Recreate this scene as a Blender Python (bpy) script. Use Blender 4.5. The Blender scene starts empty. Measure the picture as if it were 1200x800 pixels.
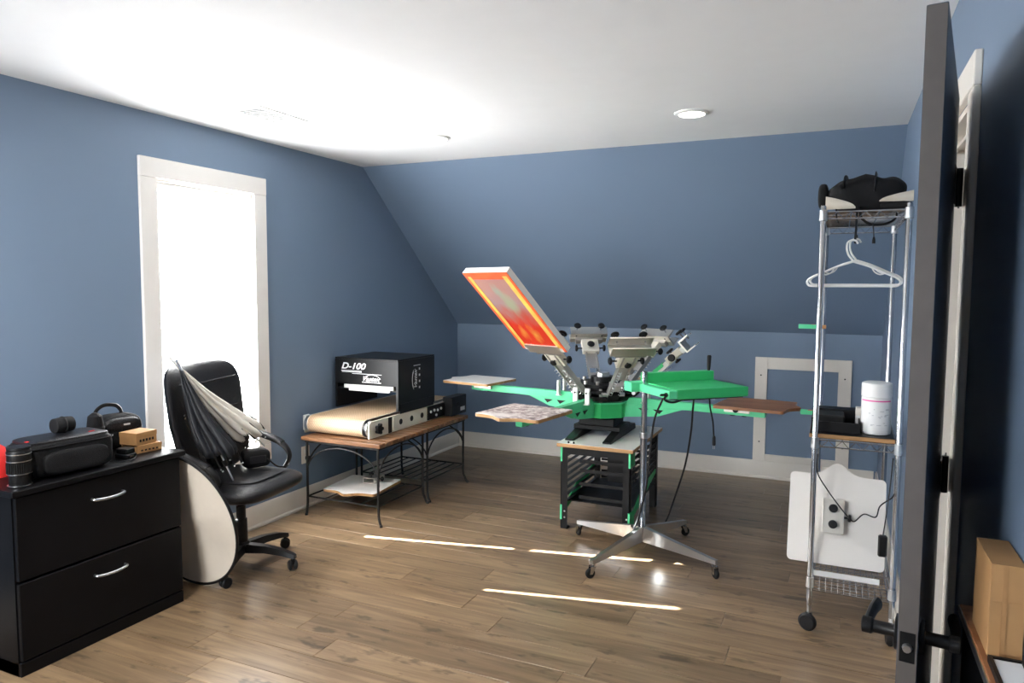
import bpy, bmesh, math, random
from mathutils import Matrix, Vector
random.seed(7)
PI = math.pi
sc = bpy.context.scene
COL = sc.collection
cos, sin, rad = math.cos, math.sin, math.radians

# ------------------------------------------------------------------ camera
YAW, PITCH, ROLL, FPX, CH = 0.426, 0.0746, 0.0051, 842.6, 1.53
fw = Vector((-sin(YAW)*cos(PITCH), cos(YAW)*cos(PITCH), -sin(PITCH)))
rt = Vector((cos(YAW), sin(YAW), 0)); up = rt.cross(fw)
r2 = rt*cos(ROLL) + up*sin(ROLL); u2 = -rt*sin(ROLL) + up*cos(ROLL)
cd = bpy.data.cameras.new('camera'); cam = bpy.data.objects.new('camera', cd); COL.objects.link(cam)
cd.sensor_width = 36; cd.lens = FPX/1200*36; cd.clip_start = 0.02
m3 = Matrix((r2, u2, -fw)).transposed()
cam.matrix_world = Matrix.Translation((0, 0, CH)) @ m3.to_4x4()
sc.camera = cam

# ------------------------------------------------------------------ world, sun, exposure
SHADE_E, FILL_SHADE_E, SUN_E, LAMP_E, FILL_LAMP_E = 14.5, 9.5, 120.0, 30.0, 520.0
w = bpy.data.worlds.new('sky'); sc.world = w; w.use_nodes = True
bg = w.node_tree.nodes['Background']; bg.inputs[0].default_value = (0.75, 0.87, 1.0, 1); bg.inputs[1].default_value = 1.5
sun = bpy.data.lights.new('sun', 'SUN'); sun.energy = SUN_E; sun.angle = rad(0.5); sun.color = (1, 0.98, 0.96)
so = bpy.data.objects.new('sun', sun); COL.objects.link(so)
AZ, EL = rad(12), rad(35.5)
sd = Vector((cos(AZ)*cos(EL), sin(AZ)*cos(EL), -sin(EL)))
so.rotation_euler = sd.to_track_quat('-Z', 'Y').to_euler(); so.location = (-8, 1, 6)
vs = sc.view_settings
vs.view_transform = 'Standard'; vs.look = 'None'; vs.gamma = 1; vs.use_curve_mapping = False; vs.exposure = 1.08
sc.cycles.max_bounces = 10; sc.cycles.diffuse_bounces = 6; sc.cycles.glossy_bounces = 5; sc.cycles.transmission_bounces = 6
sc.cycles.use_denoising = True

# ------------------------------------------------------------------ materials
def _mat(name):
    m = bpy.data.materials.new(name); m.use_nodes = True
    nt = m.node_tree; b = nt.nodes['Principled BSDF']
    return m, nt, b
def N(nt, t, **kw):
    n = nt.nodes.new(t)
    for k, v in kw.items():
        if k.startswith('i_'): n.inputs[k[2:].replace('_', ' ')].default_value = v
        else: setattr(n, k, v)
    return n
def c4(c, k=1): return (min(1, c[0]*k), min(1, c[1]*k), min(1, c[2]*k), 1)
def ramp(nt, stops, src):
    r = nt.nodes.new('ShaderNodeValToRGB'); e = r.color_ramp.elements
    while len(e) > 1: e.remove(e[-1])
    e[0].position, e[0].color = stops[0][0], c4(stops[0][1])
    for p, c in stops[1:]:
        x = e.new(p); x.color = c4(c)
    nt.links.new(src, r.inputs[0]); return r
def mat(name, col, rough=.5, metal=0., var=.08, scale=9, bump=0., bscale=80, spec=.5, coat=0.):
    m, nt, b = _mat(name)
    tc = N(nt, 'ShaderNodeTexCoord')
    n = N(nt, 'ShaderNodeTexNoise', i_Scale=scale, i_Detail=4.0)
    nt.links.new(tc.outputs['Object'], n.inputs['Vector'])
    r = ramp(nt, [(.25, [x*(1-var) for x in col]), (.75, [x*(1+var) for x in col])], n.outputs['Fac'])
    nt.links.new(r.outputs[0], b.inputs['Base Color'])
    b.inputs['Roughness'].default_value = rough; b.inputs['Metallic'].default_value = metal
    b.inputs['Specular IOR Level'].default_value = spec
    if coat: b.inputs['Coat Weight'].default_value = coat
    if bump:
        n2 = N(nt, 'ShaderNodeTexNoise', i_Scale=bscale, i_Detail=3.0)
        nt.links.new(tc.outputs['Object'], n2.inputs['Vector'])
        bp = N(nt, 'ShaderNodeBump', i_Strength=bump, i_Distance=.01)
        nt.links.new(n2.outputs['Fac'], bp.inputs['Height']); nt.links.new(bp.outputs[0], b.inputs['Normal'])
    return m
def wood(name, dark, light, rough=.45, along='X', scale=1.0, rnd=True, knots=False, bump=.08):
    m, nt, b = _mat(name); L = nt.links
    tc = N(nt, 'ShaderNodeTexCoord'); oi = N(nt, 'ShaderNodeObjectInfo')
    mp = N(nt, 'ShaderNodeMapping')
    s = {'X': (1.1, 14, 14), 'Y': (14, 1.1, 14), 'Z': (14, 14, 1.1)}[along]
    mp.inputs['Scale'].default_value = [v*scale for v in s]
    vm = N(nt, 'ShaderNodeVectorMath', operation='MULTIPLY_ADD')
    L.new(oi.outputs['Random'], vm.inputs[0]); vm.inputs[1].default_value = (37, 53, 11)
    L.new(tc.outputs['Object'], mp.inputs[0]); L.new(mp.outputs[0], vm.inputs[2])
    n1 = N(nt, 'ShaderNodeTexNoise', i_Scale=1.6, i_Detail=7.0, i_Roughness=.62, i_Distortion=.6)
    L.new(vm.outputs[0], n1.inputs['Vector'])
    mid = [(a+c)/2 for a, c in zip(dark, light)]
    r = ramp(nt, [(.28, dark), (.5, mid), (.72, light)], n1.outputs['Fac'])
    out = r.outputs[0]
    if rnd:
        hs = N(nt, 'ShaderNodeHueSaturation')
        mr = N(nt, 'ShaderNodeMapRange'); mr.inputs['To Min'].default_value = .78; mr.inputs['To Max'].default_value = 1.18
        L.new(oi.outputs['Random'], mr.inputs['Value']); L.new(mr.outputs[0], hs.inputs['Value']); L.new(out, hs.inputs['Color']); out = hs.outputs[0]
    if knots:
        mp2 = N(nt, 'ShaderNodeMapping'); mp2.inputs['Scale'].default_value = (3.2, 8.5, 1)
        vm2 = N(nt, 'ShaderNodeVectorMath', operation='MULTIPLY_ADD')
        L.new(oi.outputs['Random'], vm2.inputs[0]); vm2.inputs[1].default_value = (91, 33, 0)
        L.new(tc.outputs['Object'], mp2.inputs[0]); L.new(mp2.outputs[0], vm2.inputs[2])
        n2 = N(nt, 'ShaderNodeTexNoise', i_Scale=1.5, i_Detail=3.0, i_Roughness=.65)
        L.new(vm2.outputs[0], n2.inputs['Vector'])
        rk = ramp(nt, [(.585, (1, 1, 1)), (.67, (.34, .31, .29))], n2.outputs['Fac'])
        mx = N(nt, 'ShaderNodeMixRGB', blend_type='MULTIPLY'); mx.inputs[0].default_value = .85
        L.new(out, mx.inputs[1]); L.new(rk.outputs[0], mx.inputs[2]); out = mx.outputs[0]
    L.new(out, b.inputs['Base Color']); b.inputs['Roughness'].default_value = rough
    bp = N(nt, 'ShaderNodeBump', i_Strength=bump, i_Distance=.004)
    L.new(n1.outputs['Fac'], bp.inputs['Height']); L.new(bp.outputs[0], b.inputs['Normal'])
    return m
def emit(name, col, s, pleat=None):
    m, nt, b = _mat(name)
    b.inputs['Base Color'].default_value = c4(col); b.inputs['Roughness'].default_value = .8
    b.inputs['Emission Color'].default_value = c4(col); b.inputs['Emission Strength'].default_value = s
    tc = N(nt, 'ShaderNodeTexCoord'); n = N(nt, 'ShaderNodeTexNoise', i_Scale=4.0)
    nt.links.new(tc.outputs['Object'], n.inputs['Vector'])
    r = ramp(nt, [(.2, [x*.97 for x in col]), (.8, col)], n.outputs['Fac'])
    nt.links.new(r.outputs[0], b.inputs['Base Color'])
    return m
M = {}
M['wall'] = mat('blue_wall_paint', (.162, .226, .320), .55, var=.015, scale=1.5, bump=.03, bscale=220)
M['ceil'] = mat('white_ceiling_paint', (.85, .86, .86), .8, var=.01, bump=.02, bscale=200)
M['trim'] = mat('cream_trim_paint', (.76, .71, .64), .4, var=.02)
M['window_trim'] = mat('white_trim_paint', (.80, .77, .73), .4, var=.02)
M['subfloor'] = mat('dark_subfloor', (.03, .022, .016), .9)
M['plank'] = wood('oak_floor_plank', (.112, .068, .036), (.325, .223, .130), .30, 'X', 1.0, True, True, .10)
M['shade'] = emit('backlit_white_shade', (.985, .99, 1.0), SHADE_E)
M['fill_shade'] = emit('glowing_fill_shade_of_front_window', (.955, .98, 1.0), FILL_SHADE_E)  # glow of the unseen front window, added to fill the room
M['lamp'] = emit('frosted_lamp_lens', (1.0, .94, .86), LAMP_E)
M['fill_lamp'] = emit('added_fill_lamp_lens', (1.0, .96, .90), FILL_LAMP_E)  # unseen downlight, added and driven far brighter than the visible pair as fill
M['black'] = mat('black_plastic', (.007, .007, .008), .42, var=.2, spec=.3)
M['black_lam'] = mat('black_laminate', (.0035, .0035, .0045), .42, var=.25, bump=.02, bscale=120, spec=.16)
M['black_metal'] = mat('black_painted_metal', (.006, .006, .0065), .4, var=.2, spec=.25)
M['iron'] = mat('black_wrought_iron', (.007, .0065, .006), .5, var=.3, spec=.3, bump=.1, bscale=150)
M['leather'] = mat('black_leather', (.009, .009, .011), .38, var=.25, bump=.35, bscale=160, spec=.42)
M['nylon'] = mat('black_nylon', (.007, .007, .008), .7, var=.3, bump=.3, bscale=300, spec=.25)
M['rubber'] = mat('black_rubber', (.008, .008, .008), .6, var=.2, spec=.3)
M['chrome'] = mat('chrome', (.52, .53, .55), .16, 1., var=.03)
M['steel'] = mat('brushed_steel', (.62, .63, .64), .28, 1., var=.06)
M['alu'] = mat('aluminium', (.72, .68, .61), .34, .85, var=.06)
M['alu2'] = mat('grey_cast_aluminium', (.50, .48, .45), .40, .8, var=.12)
M['green'] = mat('green_powder_coat', (.035, .50, .155), .42, var=.04)
M['mint'] = mat('bright_green_powder_coat', (.10, .68, .32), .42, var=.04)
M['white'] = mat('white_plastic', (.80, .80, .79), .4, var=.02)
M['white_pl'] = mat('white_laminate', (.78, .75, .71), .38, var=.02)
M['cream_metal'] = mat('cream_painted_metal', (.72, .68, .58), .45, var=.03)
M['ply'] = wood('plywood_edge', (.30, .15, .055), (.58, .34, .15), .55, 'X', 2., False)
M['slat'] = wood('brown_table_slat', (.085, .035, .016), (.27, .13, .055), .35, 'X', 1.5, True)
M['kraft'] = mat('brown_cardboard', (.46, .25, .10), .75, var=.10, scale=14)
M['kraft2'] = mat('brown_carton', (.42, .22, .085), .7, var=.12, scale=18)
M['red'] = mat('red_cap_cloth', (.78, .022, .020), .75, var=.10, bump=.2, bscale=260)
M['fabric_w'] = mat('white_umbrella_fabric', (.72, .68, .61), .7, var=.06, bump=.15, bscale=50)
M['fabric_b'] = mat('black_umbrella_fabric', (.008, .009, .012), .45, var=.25, bump=.15, bscale=60, spec=.35)
M['reflector'] = mat('cream_reflector_fabric', (.62, .55, .46), .75, var=.07, scale=6, bump=.5, bscale=9)
M['brown_pl'] = wood('brown_platen_board', (.22, .085, .035), (.42, .19, .085), .45, 'X', 1.2, False)
M['tape_o'] = mat('orange_red_ink', (.80, .105, .030), .45, var=.28, scale=16)
M['tape_y'] = mat('yellow_ink_tape', (.92, .50, .10), .4, var=.30, scale=12)
M['grey_tag'] = mat('grey_print', (.55, .55, .56), .6)
M['pink'] = mat('pink_print', (.80, .12, .38), .6)
M['fawn'] = mat('beige_panel', (.66, .60, .50), .6, var=.05)
M['doorpaint'] = mat('dark_blue_door_paint', (.030, .046, .072), .45, var=.03)
M['dooredge'] = mat('bare_grey_door_edge', (.105, .090, .082), .6, var=.08, scale=30)
M['hall'] = mat('hallway_paint', (.30, .30, .30), .8, var=.03)
def glass():
    m, nt, b = _mat('window_glass'); L = nt.links
    n = N(nt, 'ShaderNodeTexNoise', i_Scale=2.0); r = ramp(nt, [(0, (.94, .96, .95)), (1, (.97, .98, .98))], n.outputs['Fac'])
    tr = N(nt, 'ShaderNodeBsdfTransparent'); L.new(r.outputs[0], tr.inputs[0])
    gl = N(nt, 'ShaderNodeBsdfGlossy', i_Roughness=.02)
    ms = N(nt, 'ShaderNodeMixShader'); ms.inputs[0].default_value = .06
    L.new(tr.outputs[0], ms.inputs[1]); L.new(gl.outputs[0], ms.inputs[2]); L.new(ms.outputs[0], nt.nodes['Material Output'].inputs[0])
    return m
M['glass'] = glass()
def belt_mat():
    m, nt, b = _mat('tan_mesh_belt'); L = nt.links
    tc = N(nt, 'ShaderNodeTexCoord')
    sp = N(nt, 'ShaderNodeSeparateXYZ'); L.new(tc.outputs['Object'], sp.inputs[0])
    sb = N(nt, 'ShaderNodeMath', operation='SUBTRACT'); L.new(sp.outputs['Y'], sb.inputs[0]); L.new(sp.outputs['Z'], sb.inputs[1])
    cb = N(nt, 'ShaderNodeCombineXYZ'); L.new(sp.outputs['X'], cb.inputs[0]); L.new(sb.outputs[0], cb.inputs[1])
    outs = []
    for a in (rad(35), rad(-35)):
        mp = N(nt, 'ShaderNodeMapping'); mp.inputs['Rotation'].default_value = (0, 0, a)
        L.new(cb.outputs[0], mp.inputs[0])
        wv = N(nt, 'ShaderNodeTexWave', i_Scale=26.0, i_Distortion=.2); L.new(mp.outputs[0], wv.inputs['Vector']); outs.append(wv.outputs['Fac'])
    mx = N(nt, 'ShaderNodeMath', operation='MULTIPLY'); L.new(outs[0], mx.inputs[0]); L.new(outs[1], mx.inputs[1])
    r = ramp(nt, [(.02, (.42, .29, .175)), (.5, (.60, .43, .275))], mx.outputs[0])
    L.new(r.outputs[0], b.inputs['Base Color']); b.inputs['Roughness'].default_value = .6
    return m
M['belt'] = belt_mat()
def printed():
    m, nt, b = _mat('platen_with_lint_residue'); L = nt.links
    tc = N(nt, 'ShaderNodeTexCoord')
    n = N(nt, 'ShaderNodeTexNoise', i_Scale=26.0, i_Detail=6.0, i_Roughness=.7); L.new(tc.outputs['Object'], n.inputs['Vector'])
    r = ramp(nt, [(.42, (.72, .69, .66)), (.50, (.42, .36, .34)), (.60, (.15, .12, .12))], n.outputs['Fac'])
    n2 = N(nt, 'ShaderNodeTexNoise', i_Scale=3.0, i_Detail=2.0); L.new(tc.outputs['Object'], n2.inputs['Vector'])
    r2_ = ramp(nt, [(.36, (0, 0, 0)), (.50, (1, 1, 1))], n2.outputs['Fac'])
    mx = N(nt, 'ShaderNodeMixRGB'); L.new(r2_.outputs[0], mx.inputs[0]); mx.inputs[1].default_value = (.74, .71, .68, 1); L.new(r.outputs[0], mx.inputs[2])
    L.new(mx.outputs[0], b.inputs['Base Color']); b.inputs['Roughness'].default_value = .5
    return m
M['printed'] = printed()
def inkmesh():
    m, nt, b = _mat('ink_stained_screen_mesh'); L = nt.links
    tc = N(nt, 'ShaderNodeTexCoord')
    sp = N(nt, 'ShaderNodeSeparateXYZ'); L.new(tc.outputs['Generated'], sp.inputs[0])
    n = N(nt, 'ShaderNodeTexNoise', i_Scale=5.0, i_Detail=5.0); L.new(tc.outputs['Generated'], n.inputs['Vector'])
    ad = N(nt, 'ShaderNodeMath', operation='MULTIPLY_ADD'); L.new(n.outputs['Fac'], ad.inputs[0]); ad.inputs[1].default_value = .35; L.new(sp.outputs['X'], ad.inputs[2])
    r = ramp(nt, [(.0, (.78, .06, .02)), (.50, (.76, .05, .02)), (.64, (.62, .20, .16)), (.80, (.50, .34, .34)), (1., (.56, .32, .28))], ad.outputs[0])
    n2 = N(nt, 'ShaderNodeTexNoise', i_Scale=7.0, i_Detail=2.0); L.new(tc.outputs['Generated'], n2.inputs['Vector'])
    # a pale green blot and two yellow blots of the stencil
    out = r.outputs[0]
    for (cx, cy, rr, col) in ((.62, .55, .16, (.45, .50, .34)), (.78, .45, .09, (.42, .50, .40)), (.20, .58, .10, (.90, .50, .08)), (.22, .32, .08, (.90, .50, .08))):
        vd = N(nt, 'ShaderNodeVectorMath', operation='DISTANCE'); L.new(tc.outputs['Generated'], vd.inputs[0]); vd.inputs[1].default_value = (cx, cy, 0)
        a2 = N(nt, 'ShaderNodeMath', operation='MULTIPLY_ADD'); L.new(n2.outputs['Fac'], a2.inputs[0]); a2.inputs[1].default_value = .2; L.new(vd.outputs['Value'], a2.inputs[2])
        rk = ramp(nt, [(rr, (1, 1, 1)), (rr+.13, (0, 0, 0))], a2.outputs[0])
        mx = N(nt, 'ShaderNodeMixRGB'); L.new(rk.outputs[0], mx.inputs[0]); L.new(out, mx.inputs[1]); mx.inputs[2].default_value = c4(col); out = mx.outputs[0]
    L.new(out, b.inputs['Base Color']); b.inputs['Roughness'].default_value = .5
    tr = N(nt, 'ShaderNodeBsdfTranslucent'); L.new(out, tr.inputs[0])
    ms = N(nt, 'ShaderNodeMixShader'); ms.inputs[0].default_value = .45
    L.new(b.outputs[0], ms.inputs[1]); L.new(tr.outputs[0], ms.inputs[2]); L.new(ms.outputs[0], nt.nodes['Material Output'].inputs[0])
    return m
M['ink'] = inkmesh()

# ------------------------------------------------------------------ mesh helpers
WM = {}
class MB:
    """collects shapes; coordinates are world, or local to frame M"""
    def __init__(s, frame=None): s.v = []; s.f = []; s.M = frame or Matrix()
    def add(s, vs, fs):
        o = len(s.v); s.v += [s.M @ Vector(p) for p in vs]; s.f += [[o+i for i in f] for f in fs]; return s
    def box(s, x0, x1, y0, y1, z0, z1, b=0.):
        X, Y, Z = (x0, x1), (y0, y1), (z0, z1)
        if not b:
            vs = [(X[i], Y[j], Z[k]) for i in (0, 1) for j in (0, 1) for k in (0, 1)]
            return s.add(vs, [(0, 1, 3, 2), (4, 6, 7, 5), (0, 4, 5, 1), (2, 3, 7, 6), (0, 2, 6, 4), (1, 5, 7, 3)])
        b = min(b, (x1-x0)*.45, (y1-y0)*.45, (z1-z0)*.45)
        vs = []; ix = {}
        for i in (0, 1):
            for j in (0, 1):
                for k in (0, 1):
                    p = (X[i], Y[j], Z[k]); q = (p[0]+(b if i == 0 else -b), p[1]+(b if j == 0 else -b), p[2]+(b if k == 0 else -b))
                    for a in range(3):
                        t = list(q); t[a] = p[a]; ix[(i, j, k, a)] = len(vs); vs.append(t)
        g = lambda i, j, k, a: ix[(i, j, k, a)]
        fs = []
        for e in (0, 1):
            fs.append([g(e, 0, 0, 0), g(e, 1, 0, 0), g(e, 1, 1, 0), g(e, 0, 1, 0)])
            fs.append([g(0, e, 0, 1), g(1, e, 0, 1), g(1, e, 1, 1), g(0, e, 1, 1)])
            fs.append([g(0, 0, e, 2), g(1, 0, e, 2), g(1, 1, e, 2), g(0, 1, e, 2)])
        for p in (0, 1):
            for q in (0, 1):
                fs.append([g(p, q, 0, 0), g(p, q, 1, 0), g(p, q, 1, 1), g(p, q, 0, 1)])
                fs.append([g(p, 0, q, 0), g(p, 1, q, 0), g(p, 1, q, 2), g(p, 0, q, 2)])
                fs.append([g(0, p, q, 1), g(1, p, q, 1), g(1, p, q, 2), g(0, p, q, 2)])
                for r in (0, 1): fs.append([g(p, q, r, 0), g(p, q, r, 1), g(p, q, r, 2)])
        return s.add(vs, fs)
    def ring(s, c, ax, r, seg, ref=None):
        ax = Vector(ax).normalized(); ref = ref or (Vector((0, 0, 1)) if abs(ax.z) < .9 else Vector((1, 0, 0)))
        a = ax.cross(ref).normalized(); b = ax.cross(a)
        return [Vector(c) + (a*cos(2*PI*i/seg) + b*sin(2*PI*i/seg))*r for i in range(seg)]
    def cyl(s, p0, p1, r0, r1=None, seg=16):
        r1 = r0 if r1 is None else r1; p0 = Vector(p0); p1 = Vector(p1); ax = p1-p0
        vs = s.ring(p0, ax, r0, seg) + s.ring(p1, ax, r1, seg)
        fs = [[i, (i+1) % seg, seg+(i+1) % seg, seg+i] for i in range(seg)] + [list(range(seg)), list(range(seg, 2*seg))]
        return s.add(vs, fs)
    def knob(s, c, ax, r, h, seg=16):
        ax = Vector(ax).normalized(); c = Vector(c); e = r*.22
        return s.stack([(c, r-e), (c+ax*e, r), (c+ax*(h-e), r), (c+ax*h, r-e)], ax, seg)
    def stack(s, rings, ax, seg=16):
        vs = []
        for c, r in rings: vs += s.ring(c, ax, r, seg)
        n = len(rings)
        fs = [[k*seg+i, k*seg+(i+1) % seg, (k+1)*seg+(i+1) % seg, (k+1)*seg+i] for k in range(n-1) for i in range(seg)]
        fs += [list(range(seg)), list(range((n-1)*seg, n*seg))]
        return s.add(vs, fs)
    def lathe(s, prof, c=(0, 0, 0), seg=24):
        c = Vector(c); return s.stack([(c+Vector((0, 0, z)), max(r, 1e-4)) for r, z in prof], (0, 0, 1), seg)
    def tube(s, pts, r, seg=8, closed=False, flat=1.):
        P = [Vector(p) for p in pts]; n = len(P); R = r if isinstance(r, (list, tuple)) else [r]*n
        t0 = (P[1]-P[0]).normalized(); a = t0.orthogonal().normalized()
        if flat != 1.:
            a = t0.cross(Vector((0, 0, 1)))
            a = a.normalized() if a.length > .1 else t0.orthogonal().normalized()
        vs = []
        for i in range(n):
            if closed: t = (P[(i+1) % n]-P[i-1]).normalized()
            else: t = (P[min(i+1, n-1)]-P[max(i-1, 0)]).normalized()
            a = (a - t*a.dot(t)); a = a.normalized() if a.length > 1e-6 else t.orthogonal().normalized()
            b = t.cross(a)
            for k in range(seg):
                th = 2*PI*k/seg; vs.append(P[i] + a*cos(th)*R[i]*flat + b*sin(th)*R[i])
        m = n if closed else n-1
        fs = [[i*seg+k, i*seg+(k+1) % seg, ((i+1) % n)*seg+(k+1) % seg, ((i+1) % n)*seg+k] for i in range(m) for k in range(seg)]
        if not closed: fs += [list(range(seg)), list(range((n-1)*seg, n*seg))]
        return s.add(vs, fs)
    def prism(s, poly, z0, z1, axes='xyz'):
        n = len(poly)
        def mk(a, b, c):
            d = dict(zip(axes, (a, b, c))); return (d['x'], d['y'], d['z'])
        vs = [mk(a, b, z0) for a, b in poly] + [mk(a, b, z1) for a, b in poly]
        fs = [[i, (i+1) % n, n+(i+1) % n, n+i] for i in range(n)] + [list(range(n))[::-1], list(range(n, 2*n))]
        return s.add(vs, fs)
    def frame(s, o, i, z0, z1, axes='xyz'):
        """rectangular ring: outer (a0,a1,b0,b1), inner likewise"""
        def R(q): return [(q[0], q[2]), (q[1], q[2]), (q[1], q[3]), (q[0], q[3])]
        A, B = R(o), R(i)
        def mk(a, b, c):
            d = dict(zip(axes, (a, b, c))); return (d['x'], d['y'], d['z'])
        vs = [mk(*p, z) for z in (z0, z1) for p in A] + [mk(*p, z) for z in (z0, z1) for p in B]
        fs = []
        for k in range(4):
            l = (k+1) % 4
            fs += [[k, l, 4+l, 4+k], [8+k, 8+l, 12+l, 12+k], [k, l, 8+l, 8+k], [4+k, 4+l, 12+l, 12+k]]
        return s.add(vs, fs)
    def grid(s, fn, nu, nv, cu=False, cv=False):
        vs = [fn(i/(nu if cu else nu-1), j/(nv if cv else nv-1)) for i in range(nu) for j in range(nv)]
        fs = []
        for i in range(nu if cu else nu-1):
            for j in range(nv if cv else nv-1):
                a, b = (i+1) % nu, (j+1) % nv
                fs.append([i*nv+j, a*nv+j, a*nv+b, i*nv+b])
        return s.add(vs, fs)
    def pillow(s, c, h, n=4., nz=2.2, nu=32, nv=16):
        """super-ellipsoid with half sizes h"""
        sp = lambda x, e: math.copysign(abs(x)**e, x)
        def fn(u, v):
            a = 2*PI*u; t = -PI/2+PI*v
            return (c[0]+h[0]*sp(cos(t), 2/nz)*sp(cos(a), 2/n), c[1]+h[1]*sp(cos(t), 2/nz)*sp(sin(a), 2/n), c[2]+h[2]*sp(sin(t), 2/nz))
        return s.grid(fn, nu, nv, cu=True)
    def mesh(s, name, m, inv=None, angle=35):
        me = bpy.data.meshes.new(name)
        vs = [inv @ p for p in s.v] if inv is not None else s.v
        me.from_pydata([tuple(p) for p in vs], [], s.f); me.validate()
        bm = bmesh.new(); bm.from_mesh(me)
        bmesh.ops.remove_doubles(bm, verts=bm.verts, dist=1e-6)
        bmesh.ops.recalc_face_normals(bm, faces=bm.faces); bm.to_mesh(me); bm.free()
        me.shade_smooth(); me.set_sharp_from_angle(angle=rad(angle))
        me.materials.append(M[m] if isinstance(m, str) else m)
        return me
    def build(s, name, m, parent=None, angle=35, at=None, **props):
        W = WM[parent] if parent is not None else Matrix.Translation(at or (0, 0, 0))
        me = s.mesh(name, m, W.inverted(), angle)
        o = bpy.data.objects.new(name, me); COL.objects.link(o)
        if parent is not None: o.parent = parent
        else: o.matrix_world = W
        WM[o] = W
        for k, v in props.items(): o[k] = v
        return o
def thing(name, label, cat, loc=(0, 0, 0), rz=0., group=None, kind=None):
    o = bpy.data.objects.new(name, None); COL.objects.link(o); o.empty_display_size = .1
    o.location = loc; o.rotation_euler = (0, 0, rz)
    WM[o] = Matrix.Translation(loc) @ Matrix.Rotation(rz, 4, 'Z')
    if label: o['label'] = label
    if cat: o['category'] = cat
    if group: o['group'] = group
    if kind: o['kind'] = kind
    return o
def tag(o, label, cat, group=None):
    o['label'] = label; o['category'] = cat
    if group: o['group'] = group
    return o
def copy_tree(o, parent=None):
    c = o.copy(); COL.objects.link(c)
    if parent is not None: c.parent = parent
    for ch in list(o.children): copy_tree(ch, c)
    return c
def spline(pts, n=8):
    P = [Vector(p) for p in pts]; P = [P[0]*2-P[1]] + P + [P[-1]*2-P[-2]]; out = []
    for i in range(1, len(P)-2):
        a, b, c, d = P[i-1:i+3]
        for k in range(n):
            t = k/n
            out.append(.5*((2*b)+(c-a)*t+(2*a-5*b+4*c-d)*t*t+(3*b-a-3*c+d)*t**3))
    out.append(P[-2]); return out
def text(name, body, size, m, parent, frame, shear=0., bold=0., width=1., align='LEFT'):
    cu = bpy.data.curves.new('lettering', 'FONT'); cu.body = body; cu.size = size; cu.shear = shear; cu.offset = bold
    cu.extrude = .0006; cu.align_x = align
    t = bpy.data.objects.new('lettering', cu); COL.objects.link(t)
    dg = bpy.context.evaluated_depsgraph_get(); dg.update()
    me = bpy.data.meshes.new_from_object(t.evaluated_get(dg)); bpy.data.objects.remove(t); bpy.data.curves.remove(cu)
    W = WM[parent].inverted() @ frame @ Matrix.Diagonal((width, 1, 1, 1))
    me.transform(W); me.name = name; me.materials.clear(); me.materials.append(M[m])
    o = bpy.data.objects.new(name, me); COL.objects.link(o); o.parent = parent; WM[o] = WM[parent]
    return o
def frame_of(o, ex, ey):
    ex = Vector(ex).normalized(); ey = Vector(ey); ey = (ey-ex*ey.dot(ex)).normalized(); ez = ex.cross(ey)
    m = Matrix((ex, ey, ez)).transposed().to_4x4(); m.translation = Vector(o); return m

# ------------------------------------------------------------------ room shell
XL, XR, YB, YT, ZK, ZC, YF = -3.335, .311, 6.081, 4.584, 1.184, 2.44, -1.2
W0, W1, WZ0, WZ1 = 2.742, 3.436, .52, 2.10          # window opening
D0, D1, DZ = 2.285, 3.095, 2.05                     # doorway
F0, F1, FZ0, FZ1 = -2.95, -1.75, .75, 2.10          # unseen window behind the viewer, added for fill light
floor = MB().box(XL-.15, 1.75, YF-.15, YB+.12, -.12, -.009).build('floor', 'subfloor'); floor['kind'] = 'structure'
MB().box(XL-.15, 1.75, YF-.15, YT+.08, ZC, ZC+.12).build('ceiling', 'ceil', kind='structure')
b = MB()
for q in ((YF-.15, W0, -.02, 2.6), (W1, YB+.12, -.02, 2.6), (W0, W1, -.02, WZ0), (W0, W1, WZ1, 2.6)):
    b.box(XL-.14, XL, q[0], q[1], q[2], q[3])
b.build('wall_left', 'wall', kind='structure')
MB().box(XL-.14, XR+.12, YB, YB+.12, -.02, ZK+.02).build('wall_back', 'wall', kind='structure')
MB().prism([(YT, ZC), (YB, ZK), (YB+.12, ZK), (YB+.12, ZK+.1), (YT, ZC+.12)], XL-.02, XR+.02, 'yzx').build('wall_sloped', 'wall', kind='structure')
b = MB()
for q in ((YF-.15, D0, -.02, 2.6), (D1, YB+.12, -.02, 2.6), (D0, D1, DZ, 2.6)):
    b.box(XR, XR+.12, q[0], q[1], q[2], q[3])
b.build('wall_right', 'wall', kind='structure')
b = MB()
for q in ((XL-.14, F0, -.02, 2.6), (F1, XR+.12, -.02, 2.6), (F0, F1, -.02, FZ0), (F0, F1, FZ1, 2.6)):
    b.box(q[0], q[1], YF-.12, YF, q[2], q[3])
b.build('wall_front', 'wall', kind='structure')
b = MB(); b.box(1.6, 1.72, 1.6, 3.9, -.02, 2.44); b.box(XR+.12, 1.6, 1.5, 1.6, -.02, 2.44); b.box(XR+.12, 1.6, 3.9, 4.0, -.02, 2.44)
b.build('wall_hallway', 'hall', kind='structure')

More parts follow.
